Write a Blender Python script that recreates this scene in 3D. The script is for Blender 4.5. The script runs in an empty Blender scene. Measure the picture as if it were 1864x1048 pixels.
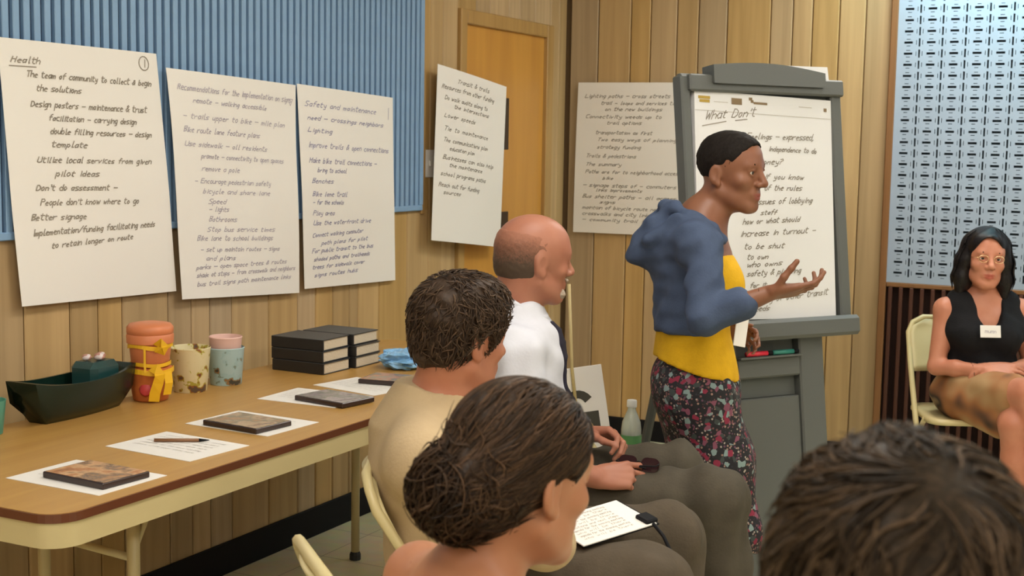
import bpy, math, random
import numpy as np
from mathutils import Matrix, Vector, noise as mnoise

random.seed(7)
rng = np.random.default_rng(7)
SC = bpy.context.scene
COL = SC.collection

# ------------------------------------------------------------------ camera
FPX, YAW, PITCH, ROLL, CAMH = 2475.0, math.radians(26.73), math.radians(6.16), math.radians(1.0), 1.5
fw = Vector((-math.sin(YAW) * math.cos(PITCH), math.cos(YAW) * math.cos(PITCH), -math.sin(PITCH)))
rt = Vector((math.cos(YAW), math.sin(YAW), 0))
up = rt.cross(fw)
cr = rt * math.cos(ROLL) + up * math.sin(ROLL)
cu = -rt * math.sin(ROLL) + up * math.cos(ROLL)
cam_d = bpy.data.cameras.new('camera')
cam_d.sensor_width = 36.0
cam_d.lens = FPX / 1864 * 36.0
cam_d.clip_start = 0.05
cam_d.dof.use_dof = True
cam_d.dof.focus_distance = 3.6
cam_d.dof.aperture_fstop = 8.0
cam = bpy.data.objects.new('camera', cam_d)
M3 = Matrix((cr, cu, -fw)).transposed()
cam.matrix_world = Matrix.Translation((0, 0, CAMH)) @ M3.to_4x4()
COL.objects.link(cam)
SC.camera = cam

# ------------------------------------------------------------------ world, lights, exposure
wd = bpy.data.worlds.new('world'); SC.world = wd; wd.use_nodes = True
wd.node_tree.nodes['Background'].inputs[0].default_value = (1.0, 0.93, 0.84, 1)
wd.node_tree.nodes['Background'].inputs[1].default_value = 0.25
SC.view_settings.view_transform = 'Standard'
SC.view_settings.look = 'None'
SC.view_settings.gamma = 1.0
SC.view_settings.use_curve_mapping = False
SC.view_settings.exposure = 0.0
CEIL = 2.75
LAMPS = [(-1.0, 0.9), (1.5, 0.9), (-1.0, 3.0), (1.5, 3.0), (-1.0, 5.35), (1.3, 5.35), (-1.0, -1.2), (1.5, -1.2)]
LAMP_E = 10.8                      # brightness of the ceiling light diffusers, built with their fittings below
# cool fluorescent tube in the cove above the blue grille
ld = bpy.data.lights.new('cove_lamp', 'AREA'); ld.shape = 'RECTANGLE'; ld.size = 1.7; ld.size_y = 0.05
ld.energy = 17.0; ld.color = (0.36, 0.90, 1.0)
lo = bpy.data.objects.new('cove_lamp', ld); COL.objects.link(lo)
lo.location = (-0.35, 6.13, 2.56); lo.rotation_euler = (math.radians(38), 0, 0)

# ------------------------------------------------------------------ materials
def nodes(m):
    m.use_nodes = True
    nt = m.node_tree
    return nt, nt.nodes['Principled BSDF'], nt.nodes, nt.links

def mat(name, col, rough=0.6, metal=0.0, spec=0.5, bump=0.0, bscale=60.0, var=0.0, vscale=8.0, trans=0.0, emis=None, sheen=0.0):
    m = bpy.data.materials.new(name)
    nt, b, N, L = nodes(m)
    b.inputs['Base Color'].default_value = (*col, 1)
    b.inputs['Roughness'].default_value = rough
    b.inputs['Metallic'].default_value = metal
    b.inputs['Specular IOR Level'].default_value = spec
    if trans: b.inputs['Transmission Weight'].default_value = trans
    if sheen: b.inputs['Sheen Weight'].default_value = sheen
    if emis:
        b.inputs['Emission Color'].default_value = (*emis[:3], 1); b.inputs['Emission Strength'].default_value = emis[3]
    tc = None
    if var or bump:
        tc = N.new('ShaderNodeTexCoord')
    if var:
        n = N.new('ShaderNodeTexNoise'); n.inputs['Scale'].default_value = vscale; n.inputs['Detail'].default_value = 4
        L.new(tc.outputs['Object'], n.inputs['Vector'])
        r = N.new('ShaderNodeValToRGB')
        r.color_ramp.elements[0].position = 0.3; r.color_ramp.elements[1].position = 0.7
        r.color_ramp.elements[0].color = (*[c * (1 - var) for c in col], 1)
        r.color_ramp.elements[1].color = (*[min(1, c * (1 + var)) for c in col], 1)
        L.new(n.outputs['Fac'], r.inputs['Fac']); L.new(r.outputs['Color'], b.inputs['Base Color'])
    if bump:
        n2 = N.new('ShaderNodeTexNoise'); n2.inputs['Scale'].default_value = bscale; n2.inputs['Detail'].default_value = 5
        L.new(tc.outputs['Object'], n2.inputs['Vector'])
        bp = N.new('ShaderNodeBump'); bp.inputs['Strength'].default_value = bump; bp.inputs['Distance'].default_value = 0.01
        L.new(n2.outputs['Fac'], bp.inputs['Height']); L.new(bp.outputs['Normal'], b.inputs['Normal'])
    return m

def wood(name, c1, c2, stretch=(30, 30, 1.2), rough=0.45, rnd=0.0, scale=1.0, coat=0.0, spec=0.4):
    m = bpy.data.materials.new(name)
    nt, b, N, L = nodes(m)
    tc = N.new('ShaderNodeTexCoord'); mp = N.new('ShaderNodeMapping'); mp.inputs['Scale'].default_value = stretch
    oi = N.new('ShaderNodeObjectInfo')
    cx = N.new('ShaderNodeCombineXYZ')
    mm = N.new('ShaderNodeMath'); mm.operation = 'MULTIPLY'; mm.inputs[1].default_value = 37.0
    L.new(oi.outputs['Random'], mm.inputs[0])
    for k in range(3): L.new(mm.outputs[0], cx.inputs[k])
    L.new(cx.outputs[0], mp.inputs['Location'])
    L.new(tc.outputs['Object'], mp.inputs['Vector'])
    n = N.new('ShaderNodeTexNoise'); n.inputs['Scale'].default_value = scale; n.inputs['Detail'].default_value = 6; n.inputs['Distortion'].default_value = 0.6
    L.new(mp.outputs['Vector'], n.inputs['Vector'])
    r = N.new('ShaderNodeValToRGB')
    r.color_ramp.elements[0].position = 0.28; r.color_ramp.elements[1].position = 0.72
    r.color_ramp.elements[0].color = (*c2, 1); r.color_ramp.elements[1].color = (*c1, 1)
    L.new(n.outputs['Fac'], r.inputs['Fac'])
    out = r.outputs['Color']
    if rnd:
        hs = N.new('ShaderNodeHueSaturation')
        mr = N.new('ShaderNodeMapRange'); mr.inputs[3].default_value = 1 - rnd; mr.inputs[4].default_value = 1 + rnd
        L.new(oi.outputs['Random'], mr.inputs[0]); L.new(mr.outputs[0], hs.inputs['Value'])
        m2 = N.new('ShaderNodeMath'); m2.operation = 'MULTIPLY'; m2.inputs[1].default_value = 7.3
        fr = N.new('ShaderNodeMath'); fr.operation = 'FRACT'
        L.new(oi.outputs['Random'], m2.inputs[0]); L.new(m2.outputs[0], fr.inputs[0])
        mr2 = N.new('ShaderNodeMapRange'); mr2.inputs[3].default_value = 0.78; mr2.inputs[4].default_value = 1.12
        L.new(fr.outputs[0], mr2.inputs[0]); L.new(mr2.outputs[0], hs.inputs['Saturation'])
        L.new(out, hs.inputs['Color']); out = hs.outputs['Color']
    L.new(out, b.inputs['Base Color'])
    b.inputs['Roughness'].default_value = rough
    b.inputs['Specular IOR Level'].default_value = spec
    b.inputs['Coat Weight'].default_value = coat
    bp = N.new('ShaderNodeBump'); bp.inputs['Strength'].default_value = 0.08; bp.inputs['Distance'].default_value = 0.004
    L.new(n.outputs['Fac'], bp.inputs['Height']); L.new(bp.outputs['Normal'], b.inputs['Normal'])
    return m

def blotch(name, cols, scale=30.0, rough=0.6, pos=None, detail=1.0, kind='noise', rnd=1.0, ramp='CONSTANT'):
    """print of several flat colours in irregular patches"""
    m = bpy.data.materials.new(name)
    nt, b, N, L = nodes(m)
    tc = N.new('ShaderNodeTexCoord')
    r = N.new('ShaderNodeValToRGB'); r.color_ramp.interpolation = ramp
    if kind == 'noise':
        n = N.new('ShaderNodeTexNoise'); n.inputs['Scale'].default_value = scale; n.inputs['Detail'].default_value = detail
        L.new(tc.outputs['Object'], n.inputs['Vector']); L.new(n.outputs['Fac'], r.inputs['Fac'])
    else:
        n = N.new('ShaderNodeTexVoronoi'); n.inputs['Scale'].default_value = scale; n.inputs['Randomness'].default_value = rnd
        sp = N.new('ShaderNodeSeparateColor')
        L.new(tc.outputs['Object'], n.inputs['Vector']); L.new(n.outputs['Color'], sp.inputs[0]); L.new(sp.outputs[0], r.inputs['Fac'])
    el = r.color_ramp.elements
    while len(el) < len(cols): el.new(0.5)
    for i, c in enumerate(cols):
        el[i].position = (pos[i] if pos else i / len(cols)); el[i].color = (*c, 1)
    L.new(r.outputs['Color'], b.inputs['Base Color']); b.inputs['Roughness'].default_value = rough
    return m

M = {}
M['plank'] = wood('wood_panelling', (0.52, 0.35, 0.163), (0.39, 0.255, 0.110), (22, 22, 0.9), 0.5, 0.13)
M['groove'] = mat('panel_groove', (0.13, 0.075, 0.03), 0.8)
M['trimwood'] = wood('trim_wood', (0.50, 0.31, 0.11), (0.40, 0.235, 0.08), (25, 25, 1.0), 0.4)
M['doorwood'] = wood('door_veneer', (0.62, 0.31, 0.062), (0.50, 0.235, 0.045), (9, 9, 0.6), 0.35)
M['doorframe'] = wood('door_frame_wood', (0.47, 0.29, 0.10), (0.36, 0.21, 0.07), (25, 25, 1.0), 0.4)
M['blue'] = mat('blue_slat_paint', (0.215, 0.355, 0.545), 0.45, var=0.05)
M['bluedark'] = mat('blue_back_panel', (0.035, 0.07, 0.135), 0.8)
M['grille'] = mat('blue_grey_grille', (0.33, 0.395, 0.49), 0.5, var=0.04)
M['grilleback'] = mat('grille_backing', (0.05, 0.07, 0.085), 0.9)
M['brownstrip'] = wood('brown_trim', (0.26, 0.12, 0.045), (0.19, 0.085, 0.03), (25, 25, 1.0), 0.45)
M['darkslat'] = mat('dark_brown_slat', (0.085, 0.034, 0.022), 0.6, spec=.2)
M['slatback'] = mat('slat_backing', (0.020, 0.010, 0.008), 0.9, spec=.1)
M['black'] = mat('black_rubber_base', (0.006, 0.006, 0.008), 0.7, spec=.2)
M['plaster'] = mat('plaster', (0.80, 0.77, 0.70), 0.9)
M['ceiling'] = mat('ceiling_tile', (0.86, 0.85, 0.81), 0.95)
M['tabletop'] = wood('table_laminate', (0.50, 0.285, 0.078), (0.42, 0.225, 0.058), (26, 1.2, 26), 0.38, spec=0.4)
M['edge'] = mat('brown_edge_band', (0.12, 0.035, 0.014), 0.35)
M['cream'] = mat('cream_enamel', (0.56, 0.46, 0.24), 0.35, spec=0.5)
M['creamchair'] = mat('cream_chair_enamel', (0.62, 0.52, 0.27), 0.32, spec=0.5)
M['rubber'] = mat('rubber_foot', (0.03, 0.03, 0.03), 0.7)
M['paper'] = mat('paper', (0.82, 0.785, 0.735), 0.85, bump=0.10, bscale=9)
M['padpaper'] = mat('pad_paper', (0.72, 0.715, 0.72), 0.8)
M['sheetwhite'] = mat('white_sheet', (0.82, 0.79, 0.75), 0.8)
M['ink'] = mat('black_marker', (0.30, 0.26, 0.21), 0.8)
M['inkblue'] = mat('blue_marker', (0.36, 0.345, 0.46), 0.8)
M['inkfaint'] = mat('violet_marker', (0.47, 0.43, 0.48), 0.8)
M['inkgrey'] = mat('grey_marker', (0.29, 0.26, 0.22), 0.8)
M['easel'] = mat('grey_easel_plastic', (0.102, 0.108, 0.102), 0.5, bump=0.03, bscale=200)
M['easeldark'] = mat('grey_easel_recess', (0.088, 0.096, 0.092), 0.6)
M['metal'] = mat('brushed_steel', (0.5, 0.5, 0.48), 0.3, metal=1.0)
M['bronze'] = mat('dark_bronze', (0.06, 0.035, 0.02), 0.4, metal=0.5)
M['floor'] = None

def floor_mat():
    m = bpy.data.materials.new('vinyl_tile')
    nt, b, N, L = nodes(m)
    tc = N.new('ShaderNodeTexCoord')
    n = N.new('ShaderNodeTexNoise'); n.inputs['Scale'].default_value = 14; n.inputs['Detail'].default_value = 8
    L.new(tc.outputs['Object'], n.inputs['Vector'])
    br = N.new('ShaderNodeTexBrick'); br.offset = 0; br.inputs['Scale'].default_value = 1.0
    br.inputs['Brick Width'].default_value = 0.305; br.inputs['Row Height'].default_value = 0.305; br.inputs['Mortar Size'].default_value = 0.0015
    br.inputs['Color1'].default_value = (0.62, 0.60, 0.39, 1); br.inputs['Color2'].default_value = (0.68, 0.62, 0.43, 1)
    br.inputs['Mortar'].default_value = (0.2, 0.18, 0.12, 1)
    L.new(tc.outputs['Object'], br.inputs['Vector'])
    mx = N.new('ShaderNodeMix'); mx.data_type = 'RGBA'; mx.blend_type = 'OVERLAY'; mx.inputs[0].default_value = 0.35
    L.new(br.outputs['Color'], mx.inputs[6]); L.new(n.outputs['Color'], mx.inputs[7])
    L.new(mx.outputs[2], b.inputs['Base Color'])
    b.inputs['Roughness'].default_value = 0.28
    return m
M['floor'] = floor_mat()

# ------------------------------------------------------------------ mesh helpers
def link(o, parent=None):
    COL.objects.link(o)
    if parent is not None: o.parent = parent
    return o

def ob(name, verts, faces, m, parent=None, smooth=False, loc=(0, 0, 0)):
    me = bpy.data.meshes.new(name)
    me.from_pydata([tuple(map(float, v)) for v in verts], [], faces)
    me.materials.append(m)
    if smooth:
        me.polygons.foreach_set('use_smooth', [True] * len(me.polygons))
    me.update()
    o = bpy.data.objects.new(name, me); o.location = loc
    return link(o, parent)

def tag(o, label, cat, group=None, kind=None):
    o['label'] = label; o['category'] = cat
    if group: o['group'] = group
    if kind: o['kind'] = kind
    return o

def struct(o, label=None, cat=None):
    o['kind'] = 'structure'
    if label: o['label'] = label
    if cat: o['category'] = cat
    return o

def empty(name, loc, label, cat, rz=0.0, group=None):
    o = bpy.data.objects.new(name, None); o.location = loc; o.rotation_euler = (0, 0, rz); o.empty_display_size = 0.1
    link(o); return tag(o, label, cat, group)

class MB:
    def __init__(s): s.v = []; s.f = []
    def add(s, vs, fs):
        k = len(s.v); s.v += [tuple(map(float, v)) for v in vs]; s.f += [tuple(i + k for i in f) for f in fs]; return s
    def box(s, lo, hi, rot=None, c=None, bev=0.0):
        x0, y0, z0 = lo; x1, y1, z1 = hi
        if bev <= 0:
            vs = [(x0,y0,z0),(x1,y0,z0),(x1,y1,z0),(x0,y1,z0),(x0,y0,z1),(x1,y0,z1),(x1,y1,z1),(x0,y1,z1)]
            fs = [(0,3,2,1),(4,5,6,7),(0,1,5,4),(1,2,6,5),(2,3,7,6),(3,0,4,7)]
        else:
            b = min(bev, (x1-x0)/2.01, (y1-y0)/2.01, (z1-z0)/2.01)
            vs = []; idx = {}
            for sx in (0, 1):
                for sy in (0, 1):
                    for sz in (0, 1):
                        cx, cy, cz = (x1 if sx else x0), (y1 if sy else y0), (z1 if sz else z0)
                        ix, iy, iz = (-b if sx else b), (-b if sy else b), (-b if sz else b)
                        for a, p in enumerate(((cx, cy+iy, cz+iz), (cx+ix, cy, cz+iz), (cx+ix, cy+iy, cz))):
                            idx[(sx, sy, sz, a)] = len(vs); vs.append(p)
            I = lambda sx, sy, sz, a: idx[(sx, sy, sz, a)]
            fs = []
            for q in (0, 1):
                fs.append([I(q,0,0,0), I(q,1,0,0), I(q,1,1,0), I(q,0,1,0)])
                fs.append([I(0,q,0,1), I(1,q,0,1), I(1,q,1,1), I(0,q,1,1)])
                fs.append([I(0,0,q,2), I(1,0,q,2), I(1,1,q,2), I(0,1,q,2)])
            for p in (0, 1):
                for q in (0, 1):
                    fs.append([I(0,p,q,1), I(1,p,q,1), I(1,p,q,2), I(0,p,q,2)])
                    fs.append([I(p,0,q,0), I(p,1,q,0), I(p,1,q,2), I(p,0,q,2)])
                    fs.append([I(p,q,0,0), I(p,q,1,0), I(p,q,1,1), I(p,q,0,1)])
            for sx in (0, 1):
                for sy in (0, 1):
                    for sz in (0, 1): fs.append([I(sx,sy,sz,0), I(sx,sy,sz,1), I(sx,sy,sz,2)])
            cc = Vector(((x0+x1)/2, (y0+y1)/2, (z0+z1)/2)); out = []
            for f in fs:
                P = [Vector(vs[i]) for i in f]
                n = (P[1]-P[0]).cross(P[2]-P[0]); ce = sum(P, Vector())/len(P)
                out.append(tuple(f) if n.dot(ce-cc) > 0 else tuple(reversed(f)))
            fs = out
        if rot is not None:
            cc = Vector(c if c is not None else ((x0+x1)/2, (y0+y1)/2, (z0+z1)/2))
            vs = [tuple(cc + rot @ (Vector(v) - cc)) for v in vs]
        return s.add(vs, fs)
    def tube(s, pts, r, n=8, cap=True, r2=None):
        pts = [Vector(p) for p in pts]; m = len(pts)
        rs = [r if r2 is None else r + (r2 - r) * i / (m - 1) for i in range(m)] if not isinstance(r, (list, tuple)) else list(r)
        t0 = (pts[1] - pts[0]).normalized()
        ref = Vector((0, 0, 1)) if abs(t0.z) < 0.9 else Vector((1, 0, 0))
        nrm = t0.cross(ref).normalized(); vs = []; fs = []
        for i, p in enumerate(pts):
            if i == 0: t = (pts[1] - pts[0])
            elif i == m - 1: t = (pts[-1] - pts[-2])
            else: t = (pts[i+1] - pts[i]).normalized() + (pts[i] - pts[i-1]).normalized()
            t = t.normalized(); nrm = (nrm - t * nrm.dot(t)).normalized(); bn = t.cross(nrm)
            for j in range(n):
                a = 2 * math.pi * j / n
                vs.append(p + (nrm * math.cos(a) + bn * math.sin(a)) * rs[i])
        for i in range(m - 1):
            for j in range(n):
                fs.append((i*n+j, i*n+(j+1) % n, (i+1)*n+(j+1) % n, (i+1)*n+j))
        if cap: fs += [tuple(reversed(range(n))), tuple(range((m-1)*n, m*n))]
        return s.add(vs, fs)
    def lathe(s, prof, c=(0, 0, 0), n=28, cap=True):
        vs = []; fs = []; m = len(prof)
        for (r, z) in prof:
            for j in range(n):
                a = 2*math.pi*j/n; vs.append((c[0]+r*math.cos(a), c[1]+r*math.sin(a), c[2]+z))
        for i in range(m-1):
            for j in range(n): fs.append((i*n+j, i*n+(j+1) % n, (i+1)*n+(j+1) % n, (i+1)*n+j))
        if cap: fs += [tuple(reversed(range(n))), tuple(range((m-1)*n, m*n))]
        return s.add(vs, fs)
    def prism(s, outline, z0, z1):
        n = len(outline)
        vs = [(x, y, z0) for x, y in outline] + [(x, y, z1) for x, y in outline]
        fs = [tuple(reversed(range(n))), tuple(range(n, 2*n))] + [(i, (i+1) % n, n+(i+1) % n, n+i) for i in range(n)]
        return s.add(vs, fs)
    def ring(s, outer, inner, z0, z1):
        n = len(outer)
        vs = [(x, y, z0) for x, y in outer] + [(x, y, z1) for x, y in outer] + [(x, y, z0) for x, y in inner] + [(x, y, z1) for x, y in inner]
        fs = []
        for i in range(n):
            j = (i+1) % n
            fs += [(i, j, n+j, n+i), (2*n+j, 2*n+i, 3*n+i, 3*n+j), (n+i, n+j, 3*n+j, 3*n+i), (j, i, 2*n+i, 2*n+j)]
        return s.add(vs, fs)
    def xf(s, mtx):
        s.v = [tuple(mtx @ Vector(v)) for v in s.v]; return s
    def build(s, name, m, parent=None, smooth=False, loc=(0, 0, 0)):
        return ob(name, s.v, s.f, m, parent, smooth, loc)

def autosmooth(o, ang=40):
    """smooth shading that keeps edges sharper than ang hard"""
    me = o.data
    me.polygons.foreach_set('use_smooth', [True] * len(me.polygons))
    me.set_sharp_from_angle(angle=math.radians(ang))
    return o

def rrect(x0, x1, y0, y1, r, n=7):
    out = []
    for cx, cy, a0 in ((x1-r, y0+r, -90), (x1-r, y1-r, 0), (x0+r, y1-r, 90), (x0+r, y0+r, 180)):
        for k in range(n + 1):
            a = math.radians(a0 + 90*k/n); out.append((cx + r*math.cos(a), cy + r*math.sin(a)))
    return out

def dup(root, loc, rz, label, group=None):
    r = root.copy(); COL.objects.link(r); r.location = loc; r.rotation_euler = (0, 0, rz); r['label'] = label
    if group: r['group'] = group
    for ch in list(root.children):
        c = ch.copy(); COL.objects.link(c); c.parent = r
        for g in list(ch.children):
            d = g.copy(); COL.objects.link(d); d.parent = c
    return r

# ------------------------------------------------------------------ room shell
XL, YB, XR, YF = -2.92, 6.38, 3.4, -2.6
struct(ob('floor', [(XL-.1,YF-.1,0),(XR+.1,YF-.1,0),(XR+.1,YB+.3,0),(XL-.1,YB+.3,0),(XL-.1,YF-.1,-.1),(XR+.1,YF-.1,-.1),(XR+.1,YB+.3,-.1),(XL-.1,YB+.3,-.1)],
          [(0,1,2,3),(7,6,5,4),(0,4,5,1),(1,5,6,2),(2,6,7,3),(3,7,4,0)], M['floor']), 'greenish vinyl tile floor', 'floor')
struct(MB().box((XL-.1,YF-.1,CEIL),(XR+.1,YB+.3,CEIL+.1)).build('ceiling', M['ceiling']), 'white tiled ceiling', 'ceiling')
struct(MB().box((XR,YF-.1,0),(XR+.1,YB+.3,CEIL)).build('wall_right', M['plaster']), 'plain plaster side wall', 'wall')
struct(MB().box((XL-.1,YF-.1,0),(XR+.1,YF,CEIL)).build('wall_front', M['plaster']), 'plain plaster wall behind the camera', 'wall')

wl = struct(MB().box((XL-.1,YF,0),(XL-.012,YB+.2,CEIL)).build('wall_left', M['groove']), 'wood panelled wall behind the table', 'wall')
wb = struct(MB().box((XL-.05,YB+.012,0),(XR,YB+.2,CEIL)).build('wall_back', M['groove']), 'wood panelled end wall behind the easel', 'wall')

PLK = {}
def plank_mesh(w, h, axis):
    key = (round(w, 3), round(h, 3), axis)
    if key not in PLK:
        b = 0.004; t = 0.012
        sec = [(0, 0), (0, t-b), (b, t), (w-b, t), (w, t-b), (w, 0)]
        vs = []
        for z in (0, h):
            for (a, d) in sec: vs.append((d, a, z) if axis == 'L' else (a, -d, z))
        n = 6
        fs = [(i, (i+1) % n, n+(i+1) % n, n+i) for i in range(n)] + [tuple(range(n, 2*n)), tuple(reversed(range(n)))]
        if axis == 'L': fs = [tuple(reversed(f)) for f in fs]
        me = bpy.data.meshes.new('plank'); me.from_pydata(vs, [], fs); me.materials.append(M['plank']); me.update(); PLK[key] = me
    return PLK[key]
def planks(edges, z0, z1, axis, parent, gap=0.004):
    for a, b_ in zip(edges[:-1], edges[1:]):
        o = bpy.data.objects.new('plank', plank_mesh(b_-a-gap, z1-z0, axis)); link(o, parent)
        o.location = (XL-.012, a+gap/2, z0) if axis == 'L' else (a+gap/2, YB+.012, z0)
# left wall grooves (y) measured where they show, the same rhythm carried on out of view
gl = [2.762,2.936,3.05,3.152,3.36,3.472,3.565,3.68,3.886,4.06,4.172,4.285,4.399,4.46,4.612,4.825,5.0]
left = []
y = 2.762
pat = [.174,.114,.102,.208,.112,.093,.115,.206,.1]
k = 0
while y > YF + .2:
    y -= pat[(-k) % 9]; k += 1; left.append(round(y, 3))
left = sorted(left); left[0] = YF + .01
ely = left + gl
planks(ely, 0, 1.205, 'L', wl)                                  # below the blue slats
planks([4.92, 5.0], 1.205, CEIL, 'L', wl); 
planks([5.0, 5.105, 5.235], 0, CEIL, 'L', wl)
planks([5.235, 5.4, 5.53, 5.72, 5.83, 6.0, 6.18], 2.07, CEIL, 'L', wl)   # over the door
planks([6.18, 6.275, 6.366], 0, CEIL, 'L', wl)
eb = [-2.905,-2.752,-2.577,-2.472,-2.335,-2.225,-2.081,-1.867,-1.761,-1.667,-1.541,-1.42,-1.30]
planks(eb, 0, CEIL, 'B', wb)

struct(MB().box((XL, YF, 0), (XL+.012, 5.235, .112), bev=.003).build('baseboard_left', M['black']), 'black rubber skirting under the panelled wall', 'baseboard')
struct(MB().box((XL+.012, YB-.012, 0), (-1.30, YB, .105), bev=.003).build('baseboard_back', M['black']), 'black rubber skirting of the end wall', 'baseboard')

# blue vertical slats on the left wall
bp_ = struct(MB().box((XL-.012, .9, 1.205), (XL+.002, 4.92, CEIL)).build('trim_1', M['bluedark']), 'blue ribbed wall covering of upright slats', 'wall panel')
PITCH_S = .0381
def slat_mesh(w, d, h, m, name):
    sec = [(0, 0), (0, d-.002), (.002, d), (w-.002, d), (w, d-.002), (w, 0)]
    vs = [(dd, a, z) for z in (0, h) for a, dd in sec]; n = 6
    fs = [(n+i, n+(i+1) % n, (i+1) % n, i) for i in range(n)] + [tuple(reversed(range(n, 2*n))), tuple(range(n))]
    me = bpy.data.meshes.new(name); me.from_pydata(vs, [], fs); me.materials.append(m); me.update(); return me
sm = slat_mesh(.0235, .013, CEIL-1.235, M['blue'], 'slat')
ny = int((4.90 - .92) / PITCH_S)
for i in range(ny + 1):
    o = bpy.data.objects.new('slat', sm); link(o, bp_); o.location = (XL+.002, 4.887 - i*PITCH_S - .0235, 1.228)
MB().box((XL, .9, 1.205), (XL+.018, 4.92, 1.228), bev=.003).build('bottom_rail', M['blue'], bp_)
MB().box((XL, 4.893, 1.228), (XL+.02, 4.92, CEIL), bev=.003).build('side_rail', M['blue'], bp_)
struct(MB().box((XL-.001, 4.921, 1.19), (XL+.012, 4.95, CEIL), bev=.003).build('trim_2', M['trimwood']), 'orange-stained wood strip edging the blue slats', 'trim')

# door in the left wall
d1 = struct(MB().box((XL-.012, 5.285, 0.01), (XL-.004, 6.115, 2.012)).build('door_1', M['doorwood']), 'orange-brown wooden door beside the corner', 'door')
fr = MB().box((XL-.012, 5.235, 0), (XL+.018, 5.29, 2.07), bev=.004).box((XL-.012, 6.11, 0), (XL+.018, 6.18, 2.07), bev=.004).box((XL-.012, 5.29, 2.008), (XL+.018, 6.11, 2.07), bev=.004)
fr.build('door_frame', M['doorframe'], d1)
MB().box((XL-.006, 5.655, 1.46), (XL+.001, 5.735, 1.70), bev=.002).build('vision_slit', M['bronze'], d1)
MB().box((XL-.006, 5.66, .95), (XL+.004, 5.74, 1.17), bev=.003).build('lock_plate', M['bronze'], d1)
MB().lathe([(.001,.075),(.02,.072),(.027,.055),(.024,.04),(.012,.034),(.012,0)], n=16).xf(Matrix.Translation((XL+.003, 5.70, 1.02)) @ Matrix.Rotation(math.radians(90), 4, 'Y')).build('door_knob', M['metal'], d1, True)
sw = empty('light_switch', (XL+.001, 4.99, 1.40), 'cream light switch plate beside the door', 'light switch')
MB().box((0, -.037, -.058), (.006, .037, .058), bev=.002).build('plate', M['paper'], sw)
MB().box((.006, -.006, -.012), (.014, .006, .012), bev=.002).build('toggle', M['paper'], sw)

# blue grey decorative grille and dark slats at the right of the back wall
GX0, GX1, GZ0, GZ1 = -1.268, 1.23, .885, 2.60
struct(MB().box((-1.30, YB-.03, 0), (-1.268, YB+.012, CEIL), bev=.004).build('trim_3', M['brownstrip']), 'dark brown upright strip at the end of the panelling', 'trim')
gb = struct(MB().box((GX0, YB+.0, 0), (XR, YB+.012, CEIL)).build('trim_4', M['grilleback']), 'dark recess behind grille and slats', 'wall panel')
def grille():
    PX, PZ = .0995, .0497
    v = []; f = []
    yq = YB - .022
    x0 = GX0 + .018
    nx = int((GX1 - x0) / PX); nz = int((GZ1 - GZ0 - .03) / PZ)
    def q(a, b, c, d):
        k = len(v); v.extend([(a, yq, c), (b, yq, c), (b, yq, d), (a, yq, d)]); f.append((k, k+1, k+2, k+3))
    def cellholes(cx, cz, holes):
        xs = sorted({cx, cx+PX, *[h[0] for h in holes], *[h[1] for h in holes]})
        zs = sorted({cz, cz+PZ, *[h[2] for h in holes], *[h[3] for h in holes]})
        for a, b in zip(xs[:-1], xs[1:]):
            for c, d in zip(zs[:-1], zs[1:]):
                mx, mz = (a+b)/2, (c+d)/2
                if not any(h[0] < mx < h[1] and h[2] < mz < h[3] for h in holes): q(a, b, c, d)
    for i in range(nx):
        for j in range(nz):
            cx = x0 + i*PX; cz = GZ0 + .02 + j*PZ
            m = cz + PZ/2
            holes = [(cx+.012, cx+.050, m-.005, m+.005),           # long horizontal slot
                     (cx+.022, cx+.040, m+.0135, m+.0165), (cx+.022, cx+.040, m-.0165, m-.0135),
                     (cx+.0755, cx+.0835, m-.0185, m+.0185),         # tall slot
                     (cx+.0645, cx+.0675, m-.010, m+.010), (cx+.0915, cx+.0945, m-.010, m+.010)]
            cellholes(cx, cz, holes)
    xe = x0 + nx*PX; ze = GZ0 + .02 + nz*PZ
    q(GX0, x0, GZ0, ze); q(x0, xe, GZ0, GZ0+.02); q(xe, GX1, GZ0, ze); q(GX0, GX1, ze, GZ1)
    return v, f
gv, gf = grille()
go = tag(ob('decorative_grille', gv, gf, M['grille']), 'pale blue grille panel pierced with short slots, beside the end wall panelling', 'grille panel')
md = go.modifiers.new('thick', 'SOLIDIFY'); md.thickness = .007; md.offset = -1
struct(MB().box((GX0, YB-.026, GZ0-.022), (GX1, YB, GZ0-.001), bev=.003).build('trim_5', M['brownstrip']), 'brown rail under the blue grille', 'trim')
sl = empty('slatted_screen', (GX0, YB, 0), 'dark brown upright slats below the blue grille', 'slat screen')
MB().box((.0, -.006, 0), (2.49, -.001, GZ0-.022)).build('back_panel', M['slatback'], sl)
me = None
for i in range(52):
    x = .012 + i*.0475
    if me is None:
        o = MB().box((0, -.03, 0), (.017, -.004, GZ0-.022), bev=.003).build('slat', M['darkslat'], sl); me = o.data
    else:
        o = bpy.data.objects.new('slat', me); link(o, sl)
    o.location = (x, 0, 0)

# slim tube light above the grille (out of view)
cv_ = empty('cove_light', (-.35, 6.13, 2.575), 'slim tube light fitting above the blue grille', 'wall light')
MB().box((-.88, -.045, .0), (.88, .03, .05), bev=.006).build('housing', M['ceiling'], cv_)
MB().box((-.88, -.055, -.05), (.88, -.045, .05), bev=.002).build('reflector', M['ceiling'], cv_)
for sx_ in (-.86, .86): MB().box((sx_-.015, .0, .0), (sx_+.015, .24, .03)).build('bracket', M['ceiling'], cv_)
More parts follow.
